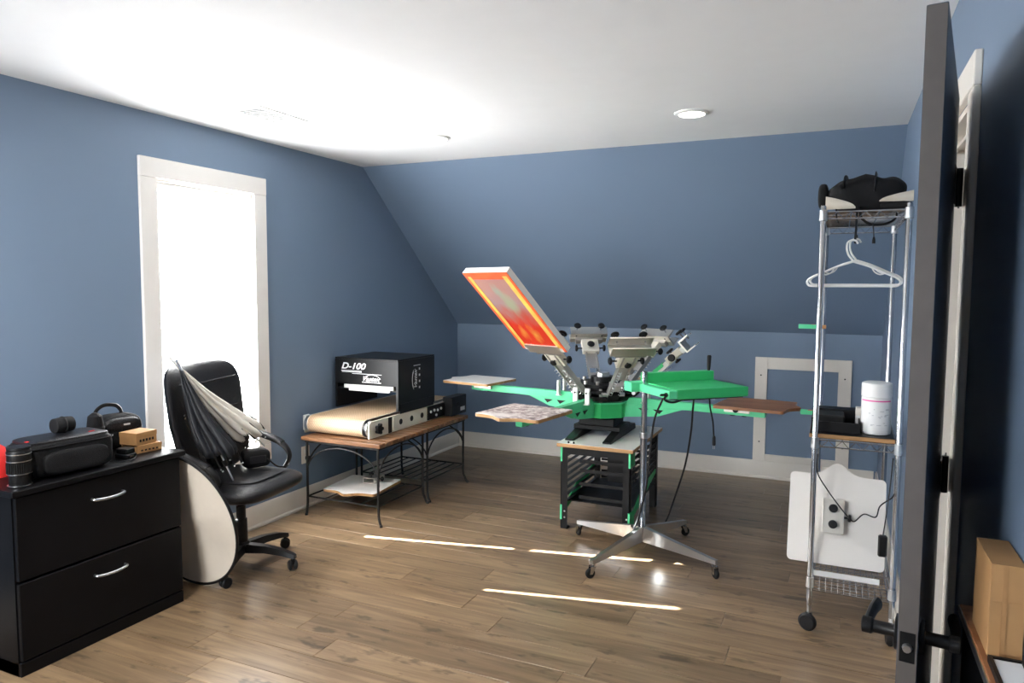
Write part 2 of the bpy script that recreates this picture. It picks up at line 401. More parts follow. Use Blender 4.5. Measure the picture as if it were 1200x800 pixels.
# floor planks, running along the back wall
PW, PL = .165, 1.22
cache = {}
def plank_mesh(L, Wd):
    k = (round(L, 3), round(Wd, 3))
    if k not in cache:
        b = MB(); g = .0006; c = .0011; hx, hy = L/2-g, Wd/2-g
        A = [(-hx, -hy, -.009), (hx, -hy, -.009), (hx, hy, -.009), (-hx, hy, -.009)]
        B = [(x, y, -c) for x, y, z in A]; C = [(x-math.copysign(c, x), y-math.copysign(c, y), 0) for x, y, z in A]
        fs = [[8, 9, 10, 11]] + [[r+i, r+(i+1) % 4, r+4+(i+1) % 4, r+4+i] for r in (0, 4) for i in range(4)]
        b.add(A+B+C, fs); cache[k] = b.mesh('plank', 'plank', None, 20)
    return cache[k]
y = YB-.004; row = 0
while y > YF+.01:
    y0 = max(YF, y-PW); x = XL+.004-random.random()*PL; off = x
    while off < XR:
        a, e = max(XL+.004, off), min(XR, off+PL)
        if e-a > .02:
            o = bpy.data.objects.new('plank', plank_mesh(e-a, y-y0)); COL.objects.link(o); o.parent = floor; o.location = ((a+e)/2, (y+y0)/2, 0)
        off += PL
    y = y0; row += 1
o = bpy.data.objects.new('plank', plank_mesh(1.28, .81)); COL.objects.link(o); o.parent = floor; o.location = (XR+.64, (D0+D1)/2, 0)

# baseboards with shoe moulding
prof = [(0, 0), (.024, 0), (.024, .012), (.016, .022), (.014, .022), (.014, .128), (.008, .143), (0, .143)]
MB().prism([(XL+a, z) for a, z in prof], YF, YB, 'xzy').build('baseboard_left', 'trim', kind='structure')
MB().prism([(YB-a, z) for a, z in prof], XL+.024, XR-.024, 'yzx').build('baseboard_back', 'trim', kind='structure')
b = MB()
for q in ((YF, D0-.10), (D1+.10, YB)): b.prism([(XR-a, z) for a, z in prof], q[0], q[1], 'xzy')
b.build('baseboard_right', 'trim', kind='structure')

# window in the left wall
def window(name, W, shade_m, a0, a1, z0, z1, cw=.105):
    """W maps (u along wall, d out of the room, z)"""
    t = thing(name, None, None, kind='structure')
    for q in ((a0-cw, a0, z0, z1), (a1, a1+cw, z0, z1)):
        MB(W).box(q[0], q[1], -.02, 0, q[2], q[3], .003).build('casing', 'window_trim', t)
    MB(W).box(a0-cw, a1+cw, -.022, 0, z1, z1+cw, .003).build('casing', 'window_trim', t)
    MB(W).box(a0-cw, a1+cw, -.022, 0, z0-cw, z0, .003).build('casing', 'window_trim', t)
    MB(W).frame((a0, a1, z0, z1), (a0+.012, a1-.012, z0+.012, z1-.012), .0, .13, 'xzy').build('jamb', 'window_trim', t)
    for (s0, s1, d) in ((z0+.012, (z0+z1)/2+.02, .075), ((z0+z1)/2-.02, z1-.012, .105)):
        s = MB(W).frame((a0+.012, a1-.012, s0, s1), (a0+.028, a1-.028, s0+.04, s1-.04), d, d+.025, 'xzy').build('sash', 'window_trim', t)
        MB(W).box(a0+.028, a1-.028, d+.010, d+.014, s0+.04, s1-.04).build('pane', 'glass', s)
    return t
WL = Matrix(((0, -1, 0, XL), (1, 0, 0, 0), (0, 0, 1, 0), (0, 0, 0, 1)))      # u -> +Y, d -> -X
window('window_1', WL, 'shade', W0, W1, WZ0, WZ1)
WF = Matrix(((-1, 0, 0, 0), (0, -1, 0, YF), (0, 0, 1, 0), (0, 0, 0, 1)))
window('fill_window', WF, 'fill_shade', -F1, -F0, FZ0, FZ1)
def shade(label, W, a0, a1, z0, z1, m, gl, gr):
    mid = W @ Vector(((a0+a1)/2, .04, z0+.02))
    t = thing('window_shade', label, 'window shade', mid)
    n = 46; pl = []; zz0, zz1 = z0+.03, z1-.05
    for i in range(n*2+1): pl.append((.036+(.006 if i % 2 else -.002), zz0+(zz1-zz0)*i/(n*2)))
    back = [(.050, z) for d, z in pl[::-1]]
    MB(W).prism(pl+back, a0+gl, a1-gr, 'yzx').build('pleated_fabric', m, t, 10)
    MB(W).box(a0+.014, a1-.014, .022, .060, z1-.05, z1-.014, .004).build('head_rail', 'white', t)
    MB(W).box(a0+gl, a1-gr, .026, .056, z0+.012, z0+.03, .004).build('bottom_rail', 'white', t)
    return t
shade('white pleated shade pulled down over the bright window behind the chair', WL, W0, W1, WZ0, WZ1, 'shade', .064, .048)
shade('glowing white shade of the unseen front window, added as fill light', WF, -F1, -F0, FZ0, FZ1, 'fill_shade', .02, .02)

# access panel frame in the back wall
t = thing('trim_1', None, None, kind='structure')
HX0, HX1, HZ0, HZ1, hw = -.597, .110, .143, .985, .094
yb = YB-.018
MB().box(HX0, HX0+hw, yb, YB, HZ0, HZ1, .002).build('stile', 'trim', t)
MB().box(HX1-hw, HX1, yb, YB, HZ0, HZ1, .002).build('stile', 'trim', t)
MB().box(HX0+hw, HX1-hw, yb, YB, HZ1-hw, HZ1, .002).build('rail', 'trim', t)
MB().box(HX0+hw, HX1-hw, yb, YB, HZ0, HZ0+.055, .002).build('rail', 'trim', t)
MB().box(HX0+hw, HX1-hw, YB-.004, YB, HZ0+.055, HZ1-hw).build('panel', 'wall', t)
for (x, z) in ((HX0+.047, .30), (HX0+.047, .84), (HX1-.047, .30), (HX1-.047, .84), (HX0+.047, .57), (HX1-.047, .57)):
    MB().knob((x, yb, z), (0, -1, 0), .006, .003, 8).build('screw', 'black_metal', t)

# doorway trim
t = thing('trim_2', None, None, kind='structure')
for (q0, q1) in ((D0-.095, D0), (D1, D1+.095)): MB().box(XR-.018, XR, q0, q1, 0, DZ+.0, .003).build('casing', 'trim', t)
MB().box(XR-.020, XR, D0-.095, D1+.095, DZ, DZ+.09, .003).build('casing', 'trim', t)
MB().box(XR, XR+.12, D0, D0+.018, 0, DZ-.018).build('jamb', 'trim', t)
MB().box(XR, XR+.12, D1-.018, D1, 0, DZ-.018).build('jamb', 'trim', t)
MB().box(XR, XR+.12, D0, D1, DZ-.018, DZ).build('jamb', 'trim', t)
MB().box(XR+.045, XR+.057, D0+.018, D1-.018, DZ-.03, DZ-.018).build('stop', 'trim', t)

# door leaf, swung far open
hx, hy = XR-.075, D0-.040
ang = math.atan2(1.49-hy, .122-hx)
t = thing('door_1', None, None, (hx, hy, 0), ang, kind='structure')
LW = .7635; fr = WM[t]
lf = MB(fr).box(.006, LW, .0, .034, .012, 2.03, .0015).build('leaf', 'doorpaint', t)
MB(fr).box(LW-.0012, LW+.0006, .0008, .0332, .014, 2.028).build('edge_strip', 'dooredge', t)
pl = MB(fr).box(LW, LW+.0018, .004, .030, .835, .893, .001).build('latch_plate', 'black_metal', t)
MB(fr).cyl((LW+.001, .017, .864), (LW+.010, .017, .864), .009, .007, 12).build('latch_bolt', 'steel', pl)
for sgn, yy in ((-1, 0.), (1, .034)):
    c = (LW-.062, yy, .864)
    kb = MB(fr).knob(c, (0, sgn, 0), .034, .009, 24).build('rosette', 'black_metal', t)
    MB(fr).stack([((c[0], yy+sgn*d, c[2]), r) for d, r in ((.006, .016), (.012, .0125), (.046, .0125), (.050, .016), (.066, .016), (.068, .012))], (0, 1, 0), 20).build('spindle', 'black_metal', kb)
    lv = MB(fr)
    P = [(c[0]+.012, yy+sgn*.058, c[2]), (c[0]-.03, yy+sgn*.058, c[2]+.001), (c[0]-.075, yy+sgn*.056, c[2]+.002), (c[0]-.112, yy+sgn*.052, c[2]+.001), (c[0]-.118, yy+sgn*.051, c[2])]
    lv.tube(P, [.011, .0115, .013, .0145, .010], 12, flat=.72); lv.build('lever', 'black_metal', kb)
for z in (.25, 1.03, 1.80):
    h = MB(fr).cyl((-.004, .042, z-.05), (-.004, .042, z+.05), .009, None, 10).box(-.002, .075, .0335, .0360, z-.05, z+.05).box(-.052, -.004, .040, .044, z-.05, z+.05)
    h.build('hinge', 'black_metal', t)

# ceiling fittings
for (x, y_, lab) in ((-2.27, 3.87, 'round recessed downlight in the ceiling near the window corner'), (-.73, 3.85, 'round recessed downlight in the ceiling above the press'),
                     (-2.27, .95, 'unseen ceiling downlight added as fill light above the filing cabinet end')):
    t = thing('recessed_light', lab, 'ceiling light', (x, y_, ZC), 0, 'recessed ceiling lights')
    ring = [(.088, -.001), (.086, -.006), (.076, -.012), (.067, -.012), (.064, -.008), (.064, -.001)]
    b = MB(WM[t]); b.grid(lambda u, v: (ring[int(round(v*5))][0]*cos(2*PI*u), ring[int(round(v*5))][0]*sin(2*PI*u), ring[int(round(v*5))][1]), 36, 6, cu=True)
    b.build('trim_ring', 'white', t)
    MB(WM[t]).lathe([(.063, -.001), (.062, -.003), (.02, -.0035)], (0, 0, 0), 30).build('lens', 'lamp' if y_ > 2 else 'fill_lamp', t)
t = thing('ceiling_vent', 'white slatted air register set in the ceiling beside the window wall', 'air vent', (-2.80, 3.03, ZC), 0)
f = WM[t]
MB(f).frame((-.105, .105, -.185, .185), (-.075, .075, -.155, .155), -.006, 0).build('frame', 'white', t)
for i in range(10):
    yy = -.14+i*.031; b = MB(f @ Matrix.Translation((0, yy, -.005)) @ Matrix.Rotation(rad(28), 4, 'X')); b.box(-.075, .075, -.0135, .0135, -.0012, .0012); b.build('slat', 'white', t)
t = thing('wall_outlet', 'ivory wall outlet with a black plug beside the dryer table', 'outlet', (XL, 3.885, .37), 0)
f = WM[t]
MB(f).box(0, .006, -.04, .04, -.06, .06, .002).build('cover_plate', 'trim', t)
for z in (-.022, .022): MB(f).box(.005, .008, -.016, .016, z-.014, z+.014, .002).build('socket', 'white', t)
MB(f).box(.008, .04, -.014, .014, -.034, -.008, .004).build('plug', 'black', t)

# ------------------------------------------------------------------ filing cabinet and what stands on it
CX0, CX1, CY0, CY1, CT = -3.305, -2.85, 1.672, 2.437, .745
t = thing('filing_cabinet', 'black two-drawer lateral filing cabinet with arched metal handles', 'cabinet', ((CX0+CX1)/2, (CY0+CY1)/2, 0))
b = MB(); b.box(CX0, CX1-.02, CY0, CY0+.02, 0, .72); b.box(CX0, CX1-.02, CY1-.02, CY1, 0, .72); b.box(CX0, CX0+.012, CY0+.02, CY1-.02, 0, .72)
b.box(CX0+.012, CX1-.03, CY0+.02, CY1-.02, .06, .075); b.build('body', 'black_lam', t)
MB().box(CX0, CX1+.018, CY0-.018, CY1+.018, .72, CT, .003).build('top', 'black_lam', t)
MB().box(CX0+.02, CX1-.004, CY0, CY1, 0, .055, .002).build('plinth', 'black_lam', t)
for z0, z1, hz in ((.062, .372, .297), (.382, .714, .628)):
    d = MB().box(CX1-.02, CX1, CY0+.004, CY1-.004, z0, z1, .003).build('drawer', 'black_lam', t)
    pts = [(CX1-.001, 1.985, hz), (CX1+.018, 1.988, hz-.001), (CX1+.026, 2.02, hz-.004), (CX1+.028, 2.056, hz-.005), (CX1+.026, 2.092, hz-.004), (CX1+.018, 2.124, hz-.001), (CX1-.001, 2.127, hz)]
    MB().tube(spline(pts, 5), .0062, 8).build('handle', 'steel', d)

def cap_thing():
    c = (-3.185, 1.765, CT)
    t = thing('baseball_cap', 'bright red cap lying at the end of the black cabinet', 'cap', c)
    f = WM[t]
    b = MB(f)
    def dome(u, v):
        a = 2*PI*u; p = v*PI/2; r = .098*max(0, cos(p))**.68
        return (r*cos(a), r*1.08*sin(a), .130*sin(p))
    b.grid(dome, 36, 12, cu=True); b.build('crown', 'red', t)
    poly = []
    pts = [(-.08+.16*i/14) for i in range(15)]
    b = MB(f)
    def brim(u, v):
        x = -.085+.17*u; e = math.sqrt(max(0, 1-(x/.0851)**2)); y0 = math.sqrt(max(0, .0098-x*x))*.85
        return (x, y0+e*.075*v, .012-.010*(1-e)*0-.25*x*x)
    b.grid(brim, 17, 6); b.grid(lambda u, v: Vector(brim(u, v))+Vector((0, 0, -.004)), 17, 6); b.build('brim', 'red', t)
    MB(f).pillow((0, 0, .131), (.008, .008, .005), 2, 2, 12, 8).build('button', 'red', t)
cap_thing()

t = thing('camera_lens', 'black camera lens standing upright beside the red cap', 'lens', (-2.902, 1.728, CT))
f = WM[t]
MB(f).lathe([(.036, 0), (.038, .003), (.038, .050), (.040, .052), (.040, .098), (.042, .102), (.042, .140), (.040, .144), (.030, .146)], seg=32).build('barrel', 'black_metal', t)
for z0, z1, r in ((.054, .094, .0415),):
    b = MB(f)
    for i in range(36):
        a = 2*PI*i/36; b.box(r*cos(a)-.0015, r*cos(a)+.0015, r*sin(a)-.0015, r*sin(a)+.0015, z0, z1)
    b.build('grip_ring', 'rubber', t, kind='stuff')
for z in (.004, .050, .100, .128): MB(f).lathe([(.0405 if z < .1 else .0425, z), (.043, z+.001), (.043, z+.003), (.0405, z+.004)], seg=32).build('trim_ring', 'steel', t)
MB(f).lathe([(.034, .146), (.041, .147), (.041, .156), (.034, .157)], seg=32).build('cap', 'black', t)

t = thing('camera_bag', 'low black zipped nylon bag lying along the cabinet top', 'bag', (-2.985, 1.955, CT), rad(90-4))
f = WM[t]
MB(f).pillow((0, 0, .078), (.178, .098, .078), 7, 5, 48, 20).build('body', 'nylon', t)
MB(f).pillow((0, .0, .146), (.165, .088, .014), 7, 3, 40, 10).build('lid', 'leather', t)
MB(f).pillow((0.0, -.098, .062), (.135, .022, .048), 6, 4, 40, 12).build('front_pocket', 'nylon', t)
b = MB(f); ring = []
for i in range(60):
    a = 2*PI*i/60; sp = lambda x: math.copysign(abs(x)**(2/7), x); ring.append((.179*sp(cos(a)), .099*sp(sin(a)), .128))
b.tube(ring, .0028, 6, closed=True); b.build('zipper', 'black', t)
MB(f).box(-.172, -.160, -.06, -.045, .157, .1605, .001).build('red_tag', 'red', t, label='small red tag')
MB(f).box(.08, .105, -.062, -.056, .1585, .1605, .0005).build('red_stitching', 'red', t, label='small red lettering patch')

t = thing('lens_pouch', 'black drum-shaped pouch lying on the black zipped bag', 'pouch', (-2.99, 1.965, CT+.161))
f = WM[t]
MB(f).stack([((-.0, -.042+d, .033), r) for d, r in ((0, .024), (.004, .031), (.03, .033), (.062, .033), (.08, .031), (.084, .022))], (0, 1, 0), 24).build('body', 'nylon', t)
MB(f).tube([(.034*cos(a), .0, .033+.034*sin(a)) for a in [2*PI*i/24 for i in range(24)]], .0025, 6, closed=True).build('band', 'rubber', t)
t = thing('lens_cap_pouch', 'small black cone-shaped pouch propped behind the zipped bag', 'pouch', (-3.08, 2.175, CT))
f = WM[t]
MB(f).lathe([(.030, 0), (.034, .004), (.034, .10), (.036, .14), (.03, .19), (.012, .205)], seg=20).build('body', 'nylon', t)
MB(f).lathe([(.037, .128), (.039, .131), (.039, .139), (.037, .142)], seg=20).build('band', 'rubber', t)

t = thing('carry_case', 'black hard case with a loop handle behind the small brown cartons', 'case', (-3.165, 2.345, CT), rad(80))
f = WM[t]
b = MB(f); b.pillow((0, 0, .085), (.105, .062, .085), 5, 3.2, 40, 18); b.build('body', 'nylon', t)
MB(f).pillow((.0, -.010, .118), (.088, .056, .042), 5, 3, 36, 14).build('flap', 'leather', t)
MB(f).tube(spline([(-.085, 0, .145), (-.098, 0, .185), (-.06, 0, .215), (-.005, 0, .210), (.02, 0, .185), (.022, 0, .160)], 6), .009, 8, flat=.55).build('handle', 'black', t)
MB(f).box(.0, .03, -.0675, -.0655, .118, .126, .0005).build('badge', 'grey_tag', t)

def carton(name, label, x0, x1, y0, y1, z0, z1, rz):
    c = ((x0+x1)/2, (y0+y1)/2, z0); t = thing(name, label, 'box', c, rz, 'brown cartons on the cabinet'); f = WM[t]
    hx, hy, h = (x1-x0)/2, (y1-y0)/2, z1-z0
    MB(f).box(-hx, hx, -hy, hy, 0, h, .002).build('body', 'kraft2', t)
    MB(f).box(-hx-.0006, hx+.0006, -hy-.0006, hy+.0006, h*.62, h*.98, .001).build('lid', 'kraft2', t)
    for i in range(5): MB(f).box(hx+.0005, hx+.0012, -hy*.7+i*hy*.3, -hy*.7+i*hy*.3+hy*.16, h*.25, h*.45).build('print_mark', 'black', t)
    return t
carton('small_carton', 'slim brown carton lying flat beneath the other carton on the cabinet', -3.075, -2.955, 2.30, 2.425, CT, CT+.038, rad(-6))
carton('small_carton', 'taller brown carton stacked on the slim carton on the cabinet', -3.07, -2.965, 2.285, 2.405, CT+.039, CT+.098, rad(5))
t = thing('memory_reader', 'small flat black box beside the brown cartons on the cabinet', 'device', (-2.95, 2.225, CT), rad(8)); f = WM[t]
MB(f).box(-.035, .035, -.03, .03, 0, .022, .004).build('body', 'black', t)
MB(f).box(-.03, .03, -.026, .026, .022, .046, .004).build('upper_block', 'black_metal', t)
MB(f).box(.0345, .036, -.012, .012, .006, .014).build('slot', 'steel', t)
cb = MB().tube(spline([(-2.93, 2.13, CT+.004), (-2.885, 2.16, CT+.004), (-2.87, 2.20, CT+.006), (-2.90, 2.235, CT+.004), (-2.92, 2.262, CT+.008)], 6), .003, 6).build('cable', 'black', at=(-2.9, 2.2, CT))
tag(cb, 'short black cable curled on the cabinet edge beside the zipped bag', 'cable')

# ------------------------------------------------------------------ reflector disc
R0 = .352; ctr = Vector((-2.968, 2.545, .353)); lean = rad(11)
fr = frame_of(ctr, (1, 0, 0), (0, -sin(lean), cos(lean)))
t = thing('reflector_disc', 'round cream fabric reflector with a black rim leaning on the cabinet side', 'reflector', (ctr.x, ctr.y, 0))
b = MB(fr)
def disc(s):
    def fn(u, v):
        a = 2*PI*u; r = R0*v; return (r*cos(a), r*sin(a), s*.003+.010*math.sin(v*3.0)*math.sin(2*a+.6)+.004*sin(5*a)*v*v*(1-v)*4)
    return fn
b.grid(disc(1), 56, 14, cu=True); b.grid(disc(-1), 56, 14, cu=True); b.build('fabric', 'reflector', t)
MB(fr).tube([(R0*cos(2*PI*i/72), R0*sin(2*PI*i/72), 0) for i in range(72)], .0075, 8, closed=True).build('rim', 'black', t)

# ------------------------------------------------------------------ office chair
t = thing('office_chair', 'black leather office swivel chair standing before the window', 'chair', (-2.945, 2.905, 0), rad(8))
f = WM[t]
MB(f).lathe([(.03, .075), (.045, .08), (.048, .12), (.036, .135)], seg=24).build('base_hub', 'black', t)
for k in range(5):
    a = rad(4+72*k); d = Vector((cos(a), sin(a), 0)); n_ = Vector((-sin(a), cos(a), 0))
    vs = []
    for r, hw, z0, z1 in ((.03, .030, .078, .125), (.15, .026, .085, .122), (.25, .022, .078, .108), (.31, .018, .066, .090), (.325, .012, .066, .084)):
        for s, z in ((-1, z0), (1, z0), (.7, z1), (-.7, z1)): vs.append(d*r+n_*hw*s+Vector((0, 0, z)))
    fs = [[i*4+j, i*4+(j+1) % 4, i*4+4+(j+1) % 4, i*4+4+j] for i in range(4) for j in range(4)] + [[0, 1, 2, 3], [16, 17, 18, 19]]
    lg = MB(f).add(vs, fs).build('base_leg', 'black', t, 50)
    c = d*.305; b = MB(f); b.cyl(c+Vector((0, 0, .05)), c+Vector((0, 0, .075)), .008)
    ax = Vector((cos(a+.8), sin(a+.8), 0))
    for s in (-1, 1): b.knob(c+ax*s*.006+Vector((0, 0, .028)), ax*s, .028, .017, 18)
    b.box(c.x-.012, c.x+.012, c.y-.012, c.y+.012, .03, .058, .004)
    b.build('castor', 'black', lg)
MB(f).stack([((0, 0, z), r) for z, r in ((.12, .034), (.26, .031), (.262, .025), (.33, .025), (.332, .018), (.40, .018))], (0, 0, 1), 20).build('column', 'black', t)
MB(f).box(-.11, .11, -.07, .07, .385, .420, .008).build('tilt_mechanism', 'black_metal', t)
MB(f).tube([(.02, .06, .395), (.06, .16, .385), (.06, .22, .375)], .006, 8).build('lever', 'black', t)
b = MB(f); b.pillow((0.01, 0, .455), (.262, .285, .058), 4.2, 2.6, 56, 20); b.build('seat', 'leather', t)
MB(f).pillow((0.0, 0, .508), (.20, .19, .016), 4.0, 2.0, 40, 10).build('seat_pad', 'leather', t)
tilt = Matrix.Translation((-.215, 0, .47)) @ Matrix.Rotation(rad(-6), 4, 'Y')
def back(u, v):
    a = 2*PI*u; q = -PI/2+PI*v; sp = lambda x, e: math.copysign(abs(x)**e, x)
    z = .335+.315*sp(cos(q), 2/2.6)*sp(sin(a), 2/5); y_ = (.275+.030*z)*sp(cos(q), 2/2.6)*sp(cos(a), 2/5)
    x = .052*sp(sin(q), 2/2.4)+.05*(y_/.27)**2+.030*math.exp(-((z-.16)/.12)**2)-.03*max(0, (z-.5))*2
    return (x, y_, z)
bk = MB(f @ tilt).grid(back, 56, 20, cu=True).build('backrest', 'leather', t)
MB(f @ tilt).tube([(.058+.05*(y_/.27)**2, y_, .36+.10*abs(y_)) for y_ in [-.22+.44*i/14 for i in range(15)]], .004, 6).build('seam', 'black', bk)
MB(f @ tilt).tube([(.055+.05*(y_/.27)**2, y_, .53+.06*abs(y_)) for y_ in [-.22+.44*i/14 for i in range(15)]], .004, 6).build('seam', 'black', bk)
for s in (-1, 1):
    pts = [(-.235, s*.275, .64), (-.18, s*.300, .664), (-.10, s*.312, .664), (.0, s*.314, .640), (.075, s*.312, .600), (.105, s*.308, .550), (.085, s*.303, .495), (.04, s*.295, .448), (.0, s*.25, .425), (-.02, s*.15, .415)]
    P = spline(pts, 6); n_ = len(P)
    rr = [.016+.012*math.exp(-((i/n_-.28)/.16)**2) for i in range(n_)]
    ar = MB(f).tube(P, [r*.62 for r in rr], 10, flat=1.75).build('armrest', 'black', t)
    k0, k1 = int(n_*.10), int(n_*.42)
    MB(f).tube([p+Vector((0, 0, .007)) for p in P[k0:k1]], [.013]*(k1-k0), 10, flat=2.1).build('arm_pad', 'leather', ar)

# umbrellas lying in the chair
def umbrella(label, T, B, rad_, m, tipm, seed, flat=.75, sweep=(0, 0, 0)):
    T, B = Vector(T), Vector(B); ax = (B-T).normalized(); L = (B-T).length
    t = thing('photo_umbrella', label, 'umbrella', tuple(B)); rnd = random.Random(seed)
    f = frame_of(T, ax, Vector((0, 0, 1)).cross(ax)); n = 8; ph = rnd.random()*6
    jag = [rnd.uniform(.86, 1.0) for _ in range(n)]
    def fn(s_):
        def g(u, v):
            a = 2*PI*u; x = L*v
            lobe = .70+.30*abs(cos(n/2*a+ph)); r = (rad_*(.06+.94*v**1.05))*lobe*s_
            if v > .93: r *= 1-.25*(v-.93)/.07
            r += .004*sin(9*a+12*v)*v
            k = int((u*n+.5)) % n
            x2 = x*(1-(1-jag[k])*v**3*.8)
            return (x2+0, r*cos(a), r*sin(a)*flat-.02*sin(v*PI))
        return g
    MB(f).grid(fn(1), 96, 22, cu=True).build('canopy', m, t, 60)
    MB(f).cyl((-.03, 0, 0), (L+.10, 0, -.0), .0045, None, 8).build('shaft', 'steel', t)
    MB(f).cyl((-.045, 0, 0), (.02, 0, 0), .007, .009, 10).build('ferrule', tipm, t)
    for k in range(n):
        a = 2*PI*(k+.5)/n+ph*.25; r = rad_*(.80+.2*rnd.random())
        p1 = Vector((L*jag[k]*.97, r*cos(a), r*sin(a)*flat)); p2 = Vector((L*(.98+.10*rnd.random()), r*cos(a)*.9, r*sin(a)*flat*.9))
        rb = MB(f).tube([p1*.85, p1, p2], .0022, 6).build('rib', 'black_metal', t)
        MB(f).pillow(tuple(p2), (.005, .005, .005), 2, 2, 10, 8).build('rib_tip', 'steel', rb)
    MB(f).cyl((L*.97, 0, 0), (L*1.03, 0, 0), .014, None, 12).build('runner', 'black', t)
    return t
umbrella('folded black photography umbrella propped on the chair seat', (-3.065, 2.635, 1.115), (-2.885, 2.745, .610), .118, 'fabric_b', 'steel', 3, .85)
umbrella('folded white photography umbrella propped across the chair back', (-3.085, 2.625, 1.135), (-2.985, 3.05, .690), .100, 'fabric_w', 'white', 5, .9)
t = thing('flash_bracket', 'black pouch holding umbrella clamps on the chair seat', 'pouch', (-2.945, 3.02, .524), rad(60)); f = WM[t]
MB(f).pillow((0, 0, .05), (.075, .05, .05), 5, 4, 36, 16).build('body', 'nylon', t)
MB(f).box(-.045, .045, -.0525, -.048, .03, .07, .003).build('flap', 'leather', t)
MB(f).tube(spline([(.05, -.05, .05), (.09, -.10, .01), (.14, -.11, .006), (.17, -.05, .006)], 6), .005, 6, flat=.5).build('strap', 'black', t)

# ------------------------------------------------------------------ iron tables under the dryer
TZ = .535
def iron_table(label, loc, sx, sy, shelf):
    t = thing('iron_table', label, 'table', loc, 0, 'iron tables under the dryer'); f = WM[t]; hx, hy = sx/2, sy/2
    n = 8; w_ = sy/n
    for i in range(n):
        MB(f).box(-hx, hx, -hy+i*w_+.004, -hy+(i+1)*w_-.004, TZ-.026, TZ, .003).build('slat', 'slat', t)
    MB(f).frame((-hx+.02, hx-.02, -hy+.02, hy-.02), (-hx+.035, hx-.035, -hy+.035, hy-.035), TZ-.042, TZ-.026).build('apron_frame', 'iron', t)
    lx, ly = hx-.03, hy-.03
    for sx_ in (-1, 1):
        for sy_ in (-1, 1):
            x, y_ = sx_*lx, sy_*ly; o = (-.0 if sx_ < 0 else 1)
            P = spline([(x, y_, TZ-.04), (x, y_, .30), (x, y_, .10), (x+sx_*.010*o, y_+sy_*.008, .045), (x+sx_*.024*o, y_+sy_*.012, .012), (x+sx_*.034*o, y_+sy_*.018, .008)], 5)
            lg = MB(f).tube(P, .0085, 8).build('leg', 'iron', t)
            MB(f).cyl((x+sx_*.030*o, y_+sy_*.016, 0), (x+sx_*.030*o, y_+sy_*.016, .012), .011, .009, 10).build('foot', 'iron', lg)
    def arch(a, b_, z0, z1, n_=18):
        a, b_ = Vector(a), Vector(b_)
        return [a.lerp(b_, .5-.5*cos(PI*i/n_))+Vector((0, 0, z0+(z1-z0)*sin(PI*i/n_))) for i in range(n_+1)]
    for a, b_ in (((-lx, -ly, 0), (lx, -ly, 0)), ((-lx, ly, 0), (lx, ly, 0)), ((-lx, -ly, 0), (-lx, ly, 0)), ((lx, -ly, 0), (lx, ly, 0))):
        MB(f).tube(arch(a, b_, .30, TZ-.06), .0055, 6).build('arch', 'iron', t)
    z = .15 if shelf else .125
    ring = MB(f).tube([(-lx, -ly, z), (lx, -ly, z), (lx, ly, z), (-lx, ly, z)], .006, 6, closed=True).build('shelf_rail', 'iron', t)
    m = 7 if shelf else 3
    for i in range(m):
        x = -lx+2*lx*(i+1)/(m+1)
        MB(f).cyl((x, -ly, z), (x, ly, z), .0045, None, 6).build('shelf_rod', 'iron', ring)
    return t
iron_table('slat-topped iron table whose low shelf carries a white platen', (-2.925, 4.03, 0), .63, .60, False)
iron_table('slat-topped iron table with a bare rod shelf below the dryer hood', (-2.925, 4.632, 0), .63, .60, True)

# ------------------------------------------------------------------ platens
def platen_outline(hw=.20, L=.40, tab=.055):
    """x outward from the press, tab on the outer edge"""
    def arc(cx, cy, r, a0, a1, n=5): return [(cx+r*cos(rad(a0+(a1-a0)*i/n)), cy+r*sin(rad(a0+(a1-a0)*i/n))) for i in range(n+1)]
    h = L/2; r = .02
    p = arc(-h+r, -hw+r, r, 180, 270)+arc(h-r, -hw+r, r, 270, 360)
    ys = [-hw*.80+hw*1.6*i/18 for i in range(19)]
    p += [(h+tab*(math.exp(-(y_/.055)**2)), y_) for y_ in ys]
    p += arc(h-r, hw-r, r, 0, 90)+arc(-h+r, hw-r, r, 90, 180)
    return p
def platen(parent, f, top_m, edge_m='ply', name='platen'):
    """board with laminate face; f has z up through the board, top at z=0"""
    p = platen_outline()
    o = MB(f).prism(p, -.018, -.0012).build(name, edge_m, parent, 30)
    MB(f).prism([(x*.998, y_*.998) for x, y_ in p], -.0012, 0).build('laminate_face', top_m, o)
    return o
def platen_bracket(parent, f, side=1):
    """clamp under (or behind) a platen, f z up, board face below z=0"""
    br = MB(f).box(-.075, .075, -.045, .045, 0, .006, .002)
    br.box(-.075, .075, -.045, -.039, 0, .038, .001); br.box(-.075, .075, .039, .045, 0, .038, .001); br.box(-.075, .075, -.045, .045, .034, .040, .001)
    o = br.build('bracket', 'alu', parent)
    for x in (-.035, .035):
        MB(f).cyl((x, 0, .040), (x, 0, .052), .006, None, 8).knob((x, 0, .050), (0, 0, 1), .019, .016, 16).build('bracket_knob', 'black', o)
    MB(f).cyl((0.0, .045*side, .02), (.0, .062*side, .02), .005, None, 8).knob((.0, .060*side, .02), (0, side, 0), .017, .014, 14).build('bracket_knob', 'black', o)
    return o

t = thing('spare_platen', 'white press platen lying on the low shelf of the iron table', 'platen', (-3.0, 4.09, .1315)); 
f = Matrix.Translation((-3.0, 4.09, .1495)) @ Matrix.Rotation(rad(-84), 4, 'Z')
platen(t, f, 'white_pl', name='board'); platen_bracket(t, f @ Matrix.Translation((-.10, 0.03, .0)))

